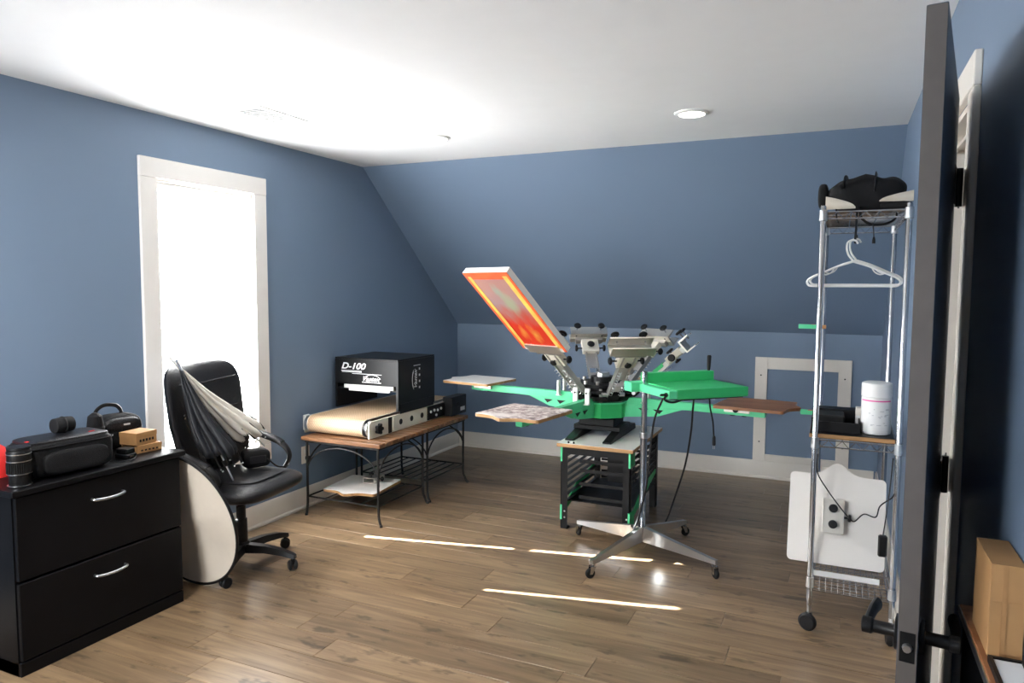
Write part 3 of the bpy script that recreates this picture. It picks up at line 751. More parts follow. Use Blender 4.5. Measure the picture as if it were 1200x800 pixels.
# ------------------------------------------------------------------ conveyor dryer
DX0, DX1, DY0, DY1 = -3.292, -2.755, 3.83, 5.06
t = thing('conveyor_dryer', 'black hooded conveyor dryer with a tan mesh belt on the iron tables', 'dryer', ((DX0+DX1)/2, (DY0+DY1)/2, TZ))
for s, x0, x1 in ((0, DX0, DX0+.014), (1, DX1-.014, DX1)):
    rl = MB().prism([(DY0, TZ+.004), (DY1, TZ+.004), (DY1, TZ+.115), (DY0+.015, TZ+.115), (DY0, TZ+.10)], x0, x1, 'yzx').build('side_rail', 'cream_metal', t)
    if s:
        for yy in (4.20, 4.34, 4.48): MB().cyl((x1-.002, yy, TZ+.060), (x1+.0015, yy, TZ+.060), .020, None, 20).build('vent_hole', 'black', rl)
        MB().box(x1, x1+.004, 4.045, 4.085, TZ+.006, TZ+.112, .001).build('splice_plate', 'black_metal', rl)
        MB().box(x1, x1+.010, 4.095, 4.105, TZ+.020, TZ+.105, .001).build('rib', 'cream_metal', rl)
        bx_ = MB().box(x1, x1+.012, 4.55, 4.79, TZ+.010, TZ+.112, .002).build('switch_panel', 'black_metal', rl)
for k, (yy, zz) in enumerate(((4.58, .07), (4.63, .075), (4.68, .07), (4.73, .075), (4.66, .035))):
    MB().knob((DX1+.012, yy, TZ+zz), (1, 0, 0), .010, .010, 12).build('switch', 'grey_tag', t)
cbx = MB().box(DX1-.01, DX1+.075, 4.80, 5.03, TZ+.004, TZ+.150, .004).build('control_box', 'black', t)
MB().knob((DX1+.075, 4.88, TZ+.09), (1, 0, 0), .018, .014, 16).build('dial', 'black_metal', cbx)
MB().box(DX1+.075, DX1+.077, 4.93, 5.00, TZ+.03, TZ+.06, .001).build('rating_label', 'grey_tag', cbx)
# belt loop
bz, br_ = TZ+.066, .058; y0, y1 = DY0+.035, DY1-.06
loop = [(y0+(y1-y0)*i/12, bz+br_) for i in range(13)] + [(y1+br_*sin(PI*i/10), bz+br_*cos(PI*i/10)) for i in range(1, 10)] + [(y1+(y0-y1)*i/12, bz-br_) for i in range(13)] + [(y0-br_*sin(PI*i/12), bz-br_*cos(PI*i/12)) for i in range(1, 12)]
b = MB(); n = len(loop); BX0, BX1 = DX0+.045, DX1-.045
b.grid(lambda u, v: (BX0+(BX1-BX0)*v, *loop[int(round(u*n)) % n]), n, 2, cu=True)
b.build('belt', 'belt', t)
for x in (BX0, BX1): MB().tube([(x, *q) for q in loop], .0035, 6, closed=True).build('belt_edge', 'fawn', t)
for yy in (y0, y1):
    rr = MB().cyl((DX0+.014, yy, bz), (DX1-.014, yy, bz), .054, None, 28).build('roller', 'steel', t)
    for x, s in ((BX1+.004, 1),): MB().cyl((x, yy, bz), (x+.020, yy, bz), .056, None, 28).build('roller_end', 'black', rr)
kb = MB(); kb.cyl((DX1, y0+.045, bz-.005), (DX1+.02, y0+.045, bz-.005), .012); kb.knob((DX1+.012, y0+.045, bz-.005), (1, 0, 0), .030, .022, 14)
for i in range(5):
    a = 2*PI*i/5; kb.cyl((DX1+.012, y0+.045+.026*cos(a), bz-.005+.026*sin(a)), (DX1+.034, y0+.045+.026*cos(a), bz-.005+.026*sin(a)), .011, None, 10)
kb.build('tension_knob', 'black', t)
MB().box(DX0-.004, DX0+.012, DY0-.012, DY0+.05, TZ+.02, TZ+.125, .006).build('end_bracket', 'white', t)
# hood
HY0, HY1, HZ0_, HZ1_ = 4.17, 4.66, .668, 1.028
hood = MB(); hood.box(DX0, DX1, HY0, HY1, HZ1_-.012, HZ1_, .002)
hood.box(DX0, DX0+.018, HY0, HY1, HZ0_, HZ1_-.012); hood.box(DX1-.018, DX1, HY0, HY1, HZ0_, HZ1_-.012)
hood.box(DX0+.018, DX1-.018, HY0, HY0+.010, .842, HZ1_-.012); hood.box(DX0+.018, DX1-.018, HY1-.010, HY1, .80, HZ1_-.012)
hood.box(DX0+.018, DX1-.018, HY0+.010, HY1-.010, .80, .812)
hd = hood.build('hood', 'black_metal', t)
MB().box(DX1-.002, DX1+.004, HY0+.02, HY1-.02, HZ0_-.018, HZ0_+.05, .001).build('hood_skirt', 'black_metal', hd)
MB().box(DX0+.085, DX1-.035, HY0-.012, HY0+.004, .812, .838, .002).build('heat_flap', 'white', t, label='white heat curtain flap')
MB().box(DX0+.125, DX1-.065, HY0-.010, HY0+.001, .794, .813, .002).build('heat_flap', 'white', t)
fr = frame_of((DX0+.055, HY0-.0012, .948), (1, 0, 0), (0, 0, 1))
text('lettering', 'D-100', .062, 'white', hd, fr, .3, .0016, 1.28)
MB().box(DX0+.055, DX0+.232, HY0-.0016, HY0, .932, .937).build('print_line', 'white', hd)
MB().box(DX0+.060, DX0+.232, HY0-.0016, HY0, .924, .929).build('print_line', 'white', hd)
MB().box(DX0+.150, DX0+.400, HY0-.0016, HY0, .914, .918).build('print_line', 'white', hd)
fr = frame_of((DX0+.232, HY0-.0012, .868), (1, 0, 0), (0, 0, 1))
text('lettering', 'Vastex', .046, 'white', hd, fr, .45, .0010, 1.18)
b = MB(); b.tube([(DX0+.32+.075*cos(a), HY0-.001, .872+.040*sin(a)) for a in [rad(15+150*i/16) for i in range(17)]], [.0006+.0022*sin(PI*i/16) for i in range(17)], 6); b.build('print_arc', 'white', hd)
MB().box(DX0+.235, DX0+.395, HY0-.0016, HY0, .856, .861).build('print_line', 'white', hd)
# side emblem
fr = frame_of((DX1+.0012, HY0+.24, .80), (0, 0, 1), (0, -1, 0))
text('lettering', 'Vastex', .050, 'grey_tag', hd, fr, .45, .0006, 1.0)
for r in (.05, .062):
    b = MB(); b.tube([(DX1+.001, HY0+.225+.035*sin(a)-.01, .87+r*1.25*cos(a)) for a in [rad(200+140*i/14) for i in range(15)]], [.0006+.0016*sin(PI*i/14) for i in range(15)], 6); b.build('print_arc', 'grey_tag', hd)
for k in range(4): MB().box(DX1, DX1+.0014, HY0+.27, HY0+.285, .80+.045*k, .815+.045*k).build('print_mark', 'grey_tag', hd)
MB().box(DX1, DX1+.0014, HY0+.20, HY0+.29, .968, .973).build('print_line', 'grey_tag', hd)

# ------------------------------------------------------------------ press stand
SX0, SX1, SY0, SY1, SZ = -1.572, -1.122, 4.225, 4.965, .555
t = thing('press_stand', 'black metal screen-rack stand with green brackets and white plywood top', 'stand', ((SX0+SX1)/2, (SY0+SY1)/2, 0))
bd = MB().box(SX0-.022, SX1+.022, SY0-.022, SY1+.03, SZ-.024, SZ-.0015, .002).build('top_board', 'ply', t)
MB().box(SX0-.021, SX1+.021, SY0-.021, SY1+.029, SZ-.0015, SZ).build('laminate_face', 'white_pl', bd)
for x in (SX0+.05, SX0+.085): MB().cyl((x, SY0+.0, SZ), (x, SY0+.0, SZ+.012), .006, None, 10).build('bolt', 'black_metal', bd)
for x0 in (SX0, SX1-.045):
    for y0_ in (SY0, SY1-.045):
        lg = MB(); lg.box(x0, x0+.045, y0_, y0_+.005, .012, SZ-.024); xs = x0 if x0 == SX0 else x0+.040
        lg.box(xs, xs+.005, y0_, y0_+.045, .012, SZ-.024); lg.box(x0, x0+.045, y0_, y0_+.045, 0, .014, .002)
        lo = lg.build('leg', 'black_metal', t)
        if y0_ == SY0:
            for z0, z1 in ((.435, SZ-.026), (.060, .155)):
                MB().box(x0-.002 if x0 == SX0 else x0+.035, x0+.010 if x0 == SX0 else x0+.047, y0_-.004, y0_+.0, z0, z1).build('corner_bracket', 'mint', lo)
                xo = x0-.003 if x0 == SX0 else x0+.045
                MB().box(xo, xo+.003, y0_, y0_+.10, z0, z1).build('corner_bracket', 'green', lo)
            for z in (.075, .115): MB().knob((x0+.028, y0_, z), (0, -1, 0), .006, .004, 8).build('bolt', 'steel', lo)
for z in (.485,): MB().box(SX0+.045, SX1-.045, SY0, SY0+.004, z, z+.044).build('front_apron', 'black_metal', t)
for k in range(8):
    z = .165+k*.042
    for x0, x1 in ((SX0+.006, SX0+.030), (SX1-.030, SX1-.006)):
        MB().box(x0, x1, SY0+.006, SY1-.006, z, z+.003).build('runner', 'black_metal', t)
    MB().box(SX0+.04, SX1-.04, SY1-.006, SY1-.002, z-.006, z+.010).build('back_bar', 'black_metal', t)
for z in (.20, .285, .37, .43): MB().box(SX0+.115, SX1-.045, SY0+.03, SY0+.034, z, z+.020).build('front_bar', 'black_metal', t)
for x0 in (SX0+.002, SX1-.006):
    MB().prism([(SY0+.01, .10), (SY0+.10, .10), (SY1-.05, .245), (SY1-.05, .275), (SY0+.30, .235)], x0, x0+.004, 'yzx').build('side_brace', 'green', t)
MB().box(SX0+.02, SX1-.02, SY0+.10, SY1-.02, .155, .160).build('lower_shelf', 'black_metal', t)
MB().box(SX0+.16, SX1-.10, SY1-.25, SY1-.24, .20, .47).build('back_panel', 'black_metal', t)

# ------------------------------------------------------------------ screen printing press
PC = Vector((-1.42, 4.60, 0)); PZ = .850
press = thing('printing_press', 'green and silver rotary screen printing press on the black stand', 'printing press', (PC.x, PC.y, SZ))
t = press
for x in (-.125, .125):
    MB().prism([(PC.y-.30, SZ), (PC.y+.30, SZ), (PC.y+.28, SZ+.04), (PC.y+.10, SZ+.045), (PC.y-.10, SZ+.045), (PC.y-.28, SZ+.012), (PC.y-.30, SZ+.010)], PC.x+x-.028, PC.x+x+.028, 'yzx').build('foot_rail', 'black_metal', t)
b = MB(); b.box(PC.x-.16, PC.x+.16, PC.y-.12, PC.y+.12, SZ+.045, SZ+.075, .004)
b.box(PC.x-.12, PC.x+.12, PC.y-.13, PC.y+.10, SZ+.075, SZ+.125, .006); b.build('base_block', 'black_metal', t)
MB().cyl((PC.x, PC.y, SZ+.12), (PC.x, PC.y, .97), .045, None, 24).build('centre_shaft', 'steel', t)
A0 = rad(172)
oc = [(PC.x+.185*cos(A0+rad(22.5+45*k)), PC.y+.185*sin(A0+rad(22.5+45*k))) for k in range(8)]
MB().prism(oc, .690, .788).build('hub', 'green', t)
oc2 = [(PC.x+.20*cos(A0+rad(22.5+45*k)), PC.y+.20*sin(A0+rad(22.5+45*k))) for k in range(8)]
MB().prism(oc2, .782, .792).build('hub_flange', 'mint', t)
for k, (topm, edgem) in enumerate((('white_pl', 'ply'), ('printed', 'ply'), ('brown_pl', 'brown_pl'), ('white_pl', 'ply'))):
    f = Matrix.Translation((PC.x, PC.y, PZ)) @ Matrix.Rotation(A0+k*PI/2, 4, 'Z')
    ar = MB(f).box(.13, 1.06, -.022, .022, -.078, -.030, .002).build('platen_arm', 'mint', t)
    for s in (-1, 1):
        g = MB(f); pts = [(.12, -.078), (.56, -.078), (.40, -.135), (.12, -.165)]
        g.prism(pts, s*.020-.003, s*.020+.003, 'xzy'); g.build('gusset', 'mint', ar)
        for x in (.30, .40): MB(f).prism([(x-.035, -.092), (x+.035, -.092), (x+.010, -.118)], s*.0225-.002, s*.0225+.002, 'xzy').build('gusset_hole', 'black', ar)
    pf = f @ Matrix.Translation((1.0, 0, 0))
    platen(t, pf, topm, edgem)
    platen_bracket(t, pf @ Matrix.Translation((-.05 if k != 2 else -.1, 0, -.018)) @ Matrix.Rotation(PI, 4, 'X'))
    gt = MB(f); 
    for s in (-1, 1): gt.box(.304, .318, s*.042-.016, s*.042+.016, -.052, .050, .001); 
    gt.box(.295, .327, -.055, .055, -.056, -.050, .001); gt.build('registration_gate', 'white', t)
    g2 = MB(f)
    for s in (-1, 1): g2.box(.155, .165, s*.062-.010, s*.062+.010, -.100, .030, .001)
    g2.box(.155, .165, -.072, .072, -.105, -.085, .001); g2.build('gate_bracket', 'alu', t)
    for s in (-1, 1): MB(f).knob((.322, s*.040, .02), (1, 0, 0), .006, .006, 8).build('gate_screw', 'black', t)
b = MB()
b.stack([((PC.x, PC.y, z), r) for z, r in ((.80, .19), (.815, .20), (.830, .20), (.832, .12), (.850, .12), (.852, .215), (.868, .215), (.870, .14), (.890, .14), (.892, .19), (.905, .19), (.907, .08), (.945, .08))], (0, 0, 1), 36)
b.build('carousel', 'black_metal', t)
for k in range(12):
    a = 2*PI*k/12+.1; b = MB(); c = PC+Vector((.165*cos(a), .165*sin(a), .905)); b.cyl(c, c+Vector((0, 0, .022)), .012, None, 8); b.build('carousel_bolt', 'alu2', t)
# print heads, all swung up
EPS = rad(42.4); HR, HZ = .553, 1.17
def head_frame(phi):
    ex = Vector((cos(phi)*cos(EPS), sin(phi)*cos(EPS), sin(EPS)))
    return frame_of(PC+Vector((HR*cos(phi), HR*sin(phi), HZ)), ex, (-sin(phi), cos(phi), 0))
SPHI = rad(248.8)
for k, dphi in enumerate((0, 56, 116, 174, 230)):
    phi = SPHI+rad(dphi); f = head_frame(phi)
    h = MB(f)
    for s in (-1, 1): h.box(-.475, -.06, s*.036-.005, s*.036+.005, -.022, .014, .001)
    h.box(-.30, -.10, -.032, .032, -.012, -.004, .001); h.box(-.42, -.36, -.032, .032, -.018, .012, .002)
    h = h.build('print_arm', 'alu2', t)
    MB(f).cyl((-.46, -.075, -.01), (-.46, .075, -.01), .013, None, 12).build('pivot_pin', 'steel', h)
    MB(f).box(-.49, -.43, -.035, .035, -.035, -.012, .003).build('pivot_block', 'black_metal', h)
    for s in (-1, 1):
        pts = [(-.44+.26*i/60, s*.030+.009*cos(i*1.05), -.035+.009*sin(i*1.05)) for i in range(61)]
        MB(f).tube(pts, .002, 5).build('spring', 'steel', h)
    if k == 2: MB(f).box(-.28, -.20, -.045, .045, -.004, .020, .002).build('green_reflection_block', 'green', h)  # greenish reflection on this head, put in as a coloured block
    # micro registration unit
    mr = MB(f).box(-.165, -.050, -.060, .060, -.016, .030, .003).build('registration_unit', 'cream_metal', t)
    MB(f).box(-.050, -.022, -.10, .10, -.024, .020, .002).build('clamp_backing', 'alu2', mr)
    MB(f).cyl((-.115, 0, .03), (-.115, 0, .040), .006, None, 8).knob((-.115, 0, .038), (0, 0, 1), .027, .017, 18).build('adjust_knob', 'black', mr)
    MB(f).cyl((-.115, 0, -.016), (-.115, 0, -.030), .006, None, 8).knob((-.115, 0, -.028), (0, 0, -1), .022, .015, 16).build('adjust_knob', 'black', mr)
    for s in (-1, 1):
        MB(f).cyl((-.12, s*.060, .005), (-.12, s*.098, .005), .005, None, 8).knob((-.12, s*.094, .005), (0, s, 0), .024, .016, 16).build('adjust_knob', 'black', mr)
    # screen clamp
    cw_ = .135
    pr = [(-.022, -.034), (.050, -.034), (.050, -.026), (-.012, -.026), (-.012, .044), (.050, .044), (.050, .054), (-.022, .054)]
    cl = MB(f).prism(pr, -cw_, cw_, 'xzy').build('screen_clamp', 'alu', t)
    MB(f).box(-.026, -.022, -cw_, cw_, .006, .014).build('clamp_rib', 'cream_metal', cl)
    for s in (-1, 1):
        MB(f).cyl((.02, s*.088, .030 if k else .045), (.02, s*.088, .094), .005, None, 8).build('clamp_screw', 'chrome', cl)
        MB(f).knob((.02, s*.088, .088), (0, 0, 1), .026, .017, 18).build('clamp_knob', 'black', cl)
        MB(f).knob((-.022, s*.095, .032), (-1, 0, 0), .006, .004, 8).build('clamp_bolt', 'black_metal', cl)

# the inked screen held in the raised head
f = head_frame(SPHI)
SW, SL = .182, .685; sz0, sz1 = -.0255, .016
so_ = f @ Vector((SL/2, 0, 0))
scr = thing('silk_screen', 'red and orange ink-stained silk screen in a white frame tilted up on the press', 'screen', tuple(so_))
bw = .034
for q in ((-.005, bw, -SW, SW), (SL-bw, SL, -SW, SW), (bw, SL-bw, -SW, -SW+bw), (bw, SL-bw, SW-bw, SW)):
    MB(f).box(q[0], q[1], q[2], q[3], sz0+.002, sz1, .002).build('frame_bar', 'white_pl', scr)
me = MB().box(bw*.5, SL-bw*.5, -SW+bw*.5, SW-bw*.5, sz0+.0005, sz0+.0015).mesh('mesh', 'ink')
o = bpy.data.objects.new('mesh', me); COL.objects.link(o); o.parent = scr; o.matrix_basis = WM[scr].inverted() @ f
# tape and ink on the print side
z0_, z1_ = sz0-.0008, sz0+.002
for q, m_ in (((0, SL, -SW, -SW+.020), 'tape_o'), ((0, SL, SW-.020, SW), 'tape_o'), ((SL-.030, SL, -SW+.02, SW-.02), 'tape_o'), ((-.004, .028, -SW+.02, SW-.02), 'white_pl'),
              ((.02, SL-.035, -SW+.020, -SW+.046), 'tape_y'), ((.03, SL-.03, SW-.056, SW-.020), 'tape_y'), ((SL-.055, SL-.030, -SW+.046, SW-.056), 'tape_o'), ((.028, .050, -SW+.046, SW-.1), 'tape_o')):
    MB(f).box(q[0], q[1], q[2], q[3], z0_, z1_).build('tape_strip', m_, scr)

# ------------------------------------------------------------------ flash dryer on its chrome stand
FX, FY = -.983, 3.985
fl = thing('flash_dryer', 'green flash dryer on a chrome post with four castored legs', 'flash dryer', (FX, FY, 0)); t = fl
a0 = math.atan2(4.448-3.535, -.818+1.147)
for k in range(4):
    a = a0+k*PI/2; d = Vector((cos(a), sin(a), 0)); n_ = Vector((-sin(a), cos(a), 0)); c = Vector((FX, FY, 0)); L = .47
    vs = []
    for r, hw, z0, z1 in ((.012, .014, .085, .172), (.2, .013, .081, .140), (L, .012, .076, .098)):
        for s, z in ((-1, z0), (1, z0), (1, z1), (-1, z1)): vs.append(c+d*r+n_*hw*s+Vector((0, 0, z)))
    fs = [[i*4+j, i*4+(j+1) % 4, i*4+4+(j+1) % 4, i*4+4+j] for i in range(2) for j in range(4)] + [[0, 1, 2, 3], [8, 9, 10, 11]]
    lg = MB().add(vs, fs).build('base_leg', 'steel', t)
    e = c+d*(L-.012); b = MB(); b.cyl(e+Vector((0, 0, .060)), e+Vector((0, 0, .080)), .009, None, 10)
    ax = Vector((cos(a+1.1), sin(a+1.1), 0)); w_ = Vector((-ax.y, ax.x, 0))*.016
    for s in (-1, 1):
        p = e+ax*s*.013; b.add([p+w_*1.0+Vector((0, 0, .066)), p-w_*.9+Vector((0, 0, .066)), p-w_*1.3+Vector((0, 0, .024)), p-w_*.3+Vector((0, 0, .024)),
                                p+ax*s*.002+w_*1.0+Vector((0, 0, .066)), p+ax*s*.002-w_*.9+Vector((0, 0, .066)), p+ax*s*.002-w_*1.3+Vector((0, 0, .024)), p+ax*s*.002-w_*.3+Vector((0, 0, .024))],
                               [[0, 1, 2, 3], [4, 5, 6, 7], [0, 1, 5, 4], [1, 2, 6, 5], [2, 3, 7, 6], [3, 0, 4, 7]])
    b.add([e+Vector((x, y_, .064)) for x, y_ in ((-.014, -.014), (.014, -.014), (.014, .014), (-.014, .014))], [[0, 1, 2, 3]])
    cs = b.build('castor_fork', 'chrome', lg)
    wc = e-w_*.8+Vector((0, 0, .027)); MB().knob(wc-ax*.010, ax, .027, .020, 20).build('castor_wheel', 'rubber', lg)
MB().stack([((FX, FY, z), r) for z, r in ((.080, .022), (.176, .022), (.18, .020), (.70, .020))], (0, 0, 1), 20).build('lower_post', 'chrome', t)
MB().stack([((FX, FY, z), r) for z, r in ((.685, .0205), (.705, .0205), (.708, .0165), (1.062, .0165))], (0, 0, 1), 20).build('upper_post', 'chrome', t)
MB().stack([((FX, FY, z), r) for z, r in ((.683, .022), (.685, .024), (.712, .024), (.714, .022))], (0, 0, 1), 20).build('post_collar', 'steel', t)
ha = math.atan2(.306, .321)
f = Matrix.Translation((-.753, 3.761, 0)) @ Matrix.Rotation(ha, 4, 'Z')      # x: near corner to right corner, y: towards the back
HT = 1.0
hd = MB(f).box(0, .445, 0, .40, HT-.052, HT, .003).build('heater_head', 'green', t)
MB(f).box(.02, .425, .02, .38, HT-.060, HT-.052).build('heater_panel', 'black', hd)
rg = MB(f).box(-.012, .445, .318, .372, HT-.02, HT+.052, .003).build('control_ridge', 'green', t)
MB(f).box(-.10, 0, .315, .40, HT-.050, HT+.002, .003).build('mount_bracket', 'mint', t)
MB(f).box(-.05, .0, .0, .315, HT-.048, HT-.004, .003).build('side_arm', 'mint', t)
hp = f @ Vector((.425, .345, HT+.05))
MB().stack([(hp, .008), (hp+Vector((.001, 0, .03)), .011), (hp+Vector((.002, 0, .085)), .0125), (hp+Vector((.002, 0, .092)), .009)], (0, 0, 1), 14).build('handle', 'black', t)
p = f @ Vector((-.05, .02, HT-.026))
MB().knob(p, (f.to_3x3() @ Vector((-1, 0, 0))), .012, .014, 12).build('cord_grommet', 'black', t)
p2 = p+Vector((-.03, -.02, 0))
MB().tube(spline([p, p2, (-.86, 3.90, .93), (-.915, 3.945, .80), (-.94, 3.955, .60), (-.955, 3.955, .42), (-.985, 3.945, .27), (-1.01, 3.92, .18), (-1.035, 3.95, .176)], 8), .0058, 8).build('power_cord', 'black', t)
MB().tube(spline([p, (-.82, 3.76, .945), (-.79, 3.85, .920), (-.74, 4.02, .930), (-.66, 4.18, .935)], 8), .0062, 8).build('heater_cord', 'black', t)
cd1 = MB().tube(spline([(-.72, 4.06, .928), (-.735, 4.12, .86), (-.755, 4.18, .70), (-.79, 4.22, .50), (-.85, 4.26, .30), (-.92, 4.30, .10), (-.99, 4.33, .012), (-1.05, 4.36, .007)], 8), .0055, 8).build('hanging_cord', 'black', t)
MB().tube(spline([(-.645, 4.10, .935), (-.640, 4.12, .86), (-.625, 4.13, .78), (-.618, 4.13, .70)], 6), .0045, 8).build('plug_cord', 'black', t)
q = Vector((-.616, 4.13, .70)); pg = MB().stack([(q, .006), (q-Vector((0, 0, .01)), .009), (q-Vector((0, 0, .05)), .010), (q-Vector((0, 0, .055)), .006)], (0, 0, 1), 12).build('plug', 'black', t)
for s in (-.004, .004): MB().cyl(q+Vector((s, 0, -.055)), q+Vector((s, 0, -.075)), .0018, None, 6).build('plug_pin', 'steel', pg)

# ------------------------------------------------------------------ wire rack
RX0, RX1, RY0, RY1 = -.075, .253, 3.42, 4.30
rk = thing('wire_rack', 'tall chrome wire shelving rack on black castors beside the right wall', 'shelf rack', ((RX0+RX1)/2, (RY0+RY1)/2, 0)); t = rk
for x in (RX0, RX1):
    for y_ in (RY0, RY1):
        ps = MB().stack([((x, y_, z), r) for z, r in ((.115, .0115), (.14, .0125), (1.885, .0125), (1.89, .010))], (0, 0, 1), 16).build('post', 'chrome', t)
        for z in (1.83, .835, .20): MB().stack([((x, y_, z+d), r) for d, r in ((-.006, .014), (-.004, .0175), (.040, .0160), (.042, .0135))], (0, 0, 1), 16).build('collar', 'steel', ps)
        b = MB(); sw = .1 if (x > 0) else 1.25
        ax = Vector((cos(sw), sin(sw), 0)); e = Vector((x, y_, 0))
        b.cyl(e+Vector((0, 0, .07)), e+Vector((0, 0, .118)), .010, None, 10)
        fk = b.build('castor_stem', 'steel', t)
        cw = e+Vector((-.004, -.016, .040)); b = MB(); b.knob(cw-ax*.014, ax, .040, .028, 24); b.build('castor_wheel', 'black', fk)
        MB().box(e.x-.016, e.x+.016, e.y-.02, e.y+.016, .058, .080, .008).build('castor_hood', 'black', fk)
def wire_shelf(z, name, cross=True):
    o = MB()
    for zz in (z, z-.030):
        o.tube([(RX0, RY0, zz), (RX1, RY0, zz), (RX1, RY1, zz), (RX0, RY1, zz)], .0032, 6, closed=True)
    sh = o.build(name, 'chrome', t)
    def zig(a, b_, n):
        a, b_ = Vector(a), Vector(b_); return [a.lerp(b_, i/n)+Vector((0, 0, -.030 if i % 2 else 0)) for i in range(n+1)]
    for a, b_, n in (((RX0, RY0, z), (RX1, RY0, z), 12), ((RX0, RY1, z), (RX1, RY1, z), 12), ((RX0, RY0, z), (RX0, RY1, z), 30), ((RX1, RY0, z), (RX1, RY1, z), 30)):
        MB().tube(zig(a, b_, n), .0022, 5).build('truss_wire', 'chrome', sh)
    b = MB(); n = 34
    for i in range(1, n):
        y_ = RY0+(RY1-RY0)*i/n; b.cyl((RX0, y_, z+.002), (RX1, y_, z+.002), .0018, None, 5)
    for x in (RX0+.11, RX0+.22): b.cyl((x, RY0, z-.002), (x, RY1, z-.002), .0025, None, 5)
    b.build('wire_mat', 'chrome', sh, kind='stuff')
    return sh
wire_shelf(1.862, 'wire_shelf'); wire_shelf(.868, 'wire_shelf')
# bottom basket
b = MB(); z0, z1 = .178, .285
for zz in (z0, (z0+z1)/2, z1): b.tube([(RX0+.012, RY0+.012, zz), (RX1-.012, RY0+.012, zz), (RX1-.012, RY1-.012, zz), (RX0+.012, RY1-.012, zz)], .0024, 6, closed=True)
bs = b.build('basket', 'chrome', t)
b = MB()
for i in range(13):
    x = RX0+.014+(RX1-RX0-.028)*i/12
    b.tube([(x, RY0+.012, z1), (x, RY0+.012, z0), (x, RY1-.012, z0), (x, RY1-.012, z1)], .0016, 5)
for i in range(1, 24):
    y_ = RY0+(RY1-RY0)*i/24; b.tube([(RX0+.012, y_, z1), (RX0+.012, y_, z0), (RX1-.012, y_, z0), (RX1-.012, y_, z1)], .0016, 5)
b.build('basket_grid', 'chrome', bs, kind='stuff')
MB().box(RX0-.012, RX1-.05, RY0+.004, RY0+.007, .250, .275, .001).build('label_strip', 'white', bs, label='plain white label strip')

bo = thing('shelf_board', 'wood-edged board lying on the middle shelf of the wire rack', 'board', (.09, 3.86, .872))
MB().box(RX0+.015-.04, RX1-.014, RY0+.016, RY1-.02, .8725, .8905, .0015).build('core', 'ply', bo)
MB().box(RX0+.016-.04, RX1-.015, RY0+.017, RY1-.021, .8905, .892).build('dark_face', 'black_lam', bo)

t = thing('white_tub', 'white tub with a pink stripe on the rack shelf', 'tub', (.168, 3.555, .892)); f = WM[t]
MB(f).lathe([(.052, 0), (.060, .004), (.061, .012), (.061, .160), (.058, .166)], seg=36).build('body', 'white', t)
ld = MB(f).lathe([(.058, .164), (.0625, .167), (.0625, .218), (.060, .226), (.050, .230)], seg=36).build('lid', 'white', t)
b = MB(f); b.grid(lambda u, v: (.0617*cos(rad(200+130*u)), .0617*sin(rad(200+130*u)), .148+.006*v), 24, 2); b.build('pink_stripe', 'pink', t, label='pink printed stripe')
rnd = random.Random(4)
for k in range(18):
    a = 235+rnd.random()*75; z = .035+.095*rnd.random(); wd = 4+14*rnd.random()
    b = MB(f); b.grid(lambda u, v: (.0614*cos(rad(a+wd*u)), .0614*sin(rad(a+wd*u)), z+.0035*v), 8, 2); b.build('print_mark', 'grey_tag', t)
t = thing('small_white_box', 'small white box tucked behind the white tub on the rack', 'box', (.118, 3.66, .892)); f = WM[t]
MB(f).box(-.03, .03, -.03, .03, 0, .095, .003).build('body', 'white', t); MB(f).box(-.0305, .0305, -.0305, .0305, .06, .0955, .002).build('lid', 'trim', t)
t = thing('black_tray', 'shallow black tray with a raised rear lip on the rack shelf', 'tray', (.02, 3.60, .892)); f = WM[t]
b = MB(f); b.box(-.115, .085, -.10, .10, 0, .006); b.box(-.115, -.109, -.10, .10, .006, .060); b.box(.079, .085, -.10, .10, .006, .050); b.box(-.109, .079, -.10, -.094, .006, .045); b.box(-.109, .079, .094, .10, .006, .075)
b.build('tray_body', 'black', t); MB(f).box(-.10, .02, -.08, .08, .006, .07, .006).build('insert', 'rubber', t)

# leaning platen on the rack basket
lean = math.atan2(.12, .40); pf = frame_of((.022, 3.512, .488), (0, sin(lean), cos(lean)), (-1, 0, 0))
t = thing('leaning_platen', 'white press platen with a silver clamp leaning in the wire rack', 'platen', (.022, 3.46, .29))
# face toward the viewer is the underside: frame z must point to -Y
rf = pf if (pf.to_3x3() @ Vector((0, 0, 1))).y < 0 else pf @ Matrix.Rotation(PI, 4, 'X')
platen(t, rf, 'white_pl', 'fawn', 'board'); platen_bracket(t, rf @ Matrix.Translation((.015, 0.012, 0)), -1)
cdo = thing('power_adapter', 'black power adapter on a thin cord hanging from the rack post', 'adapter', (.205, 3.36, .40))
MB().box(.187, .222, 3.350, 3.376, .400, .492, .006).build('body', 'black', cdo)
MB().tube(spline([(-.062, 3.39, .81), (-.06, 3.385, .73), (-.02, 3.385, .66), (.038, 3.375, .585), (.075, 3.37, .545), (.095, 3.37, .535), (.13, 3.375, .570), (.175, 3.378, .562), (.19, 3.378, .612), (.232, 3.385, .650), (.243, 3.40, .665)], 7), .0028, 6).build('cord', 'black', cdo)
MB().tube(spline([(.205, 3.363, .49), (.212, 3.365, .56), (.225, 3.385, .70), (.232, 3.395, .82)], 6), .0026, 6).build('cord', 'black', cdo)

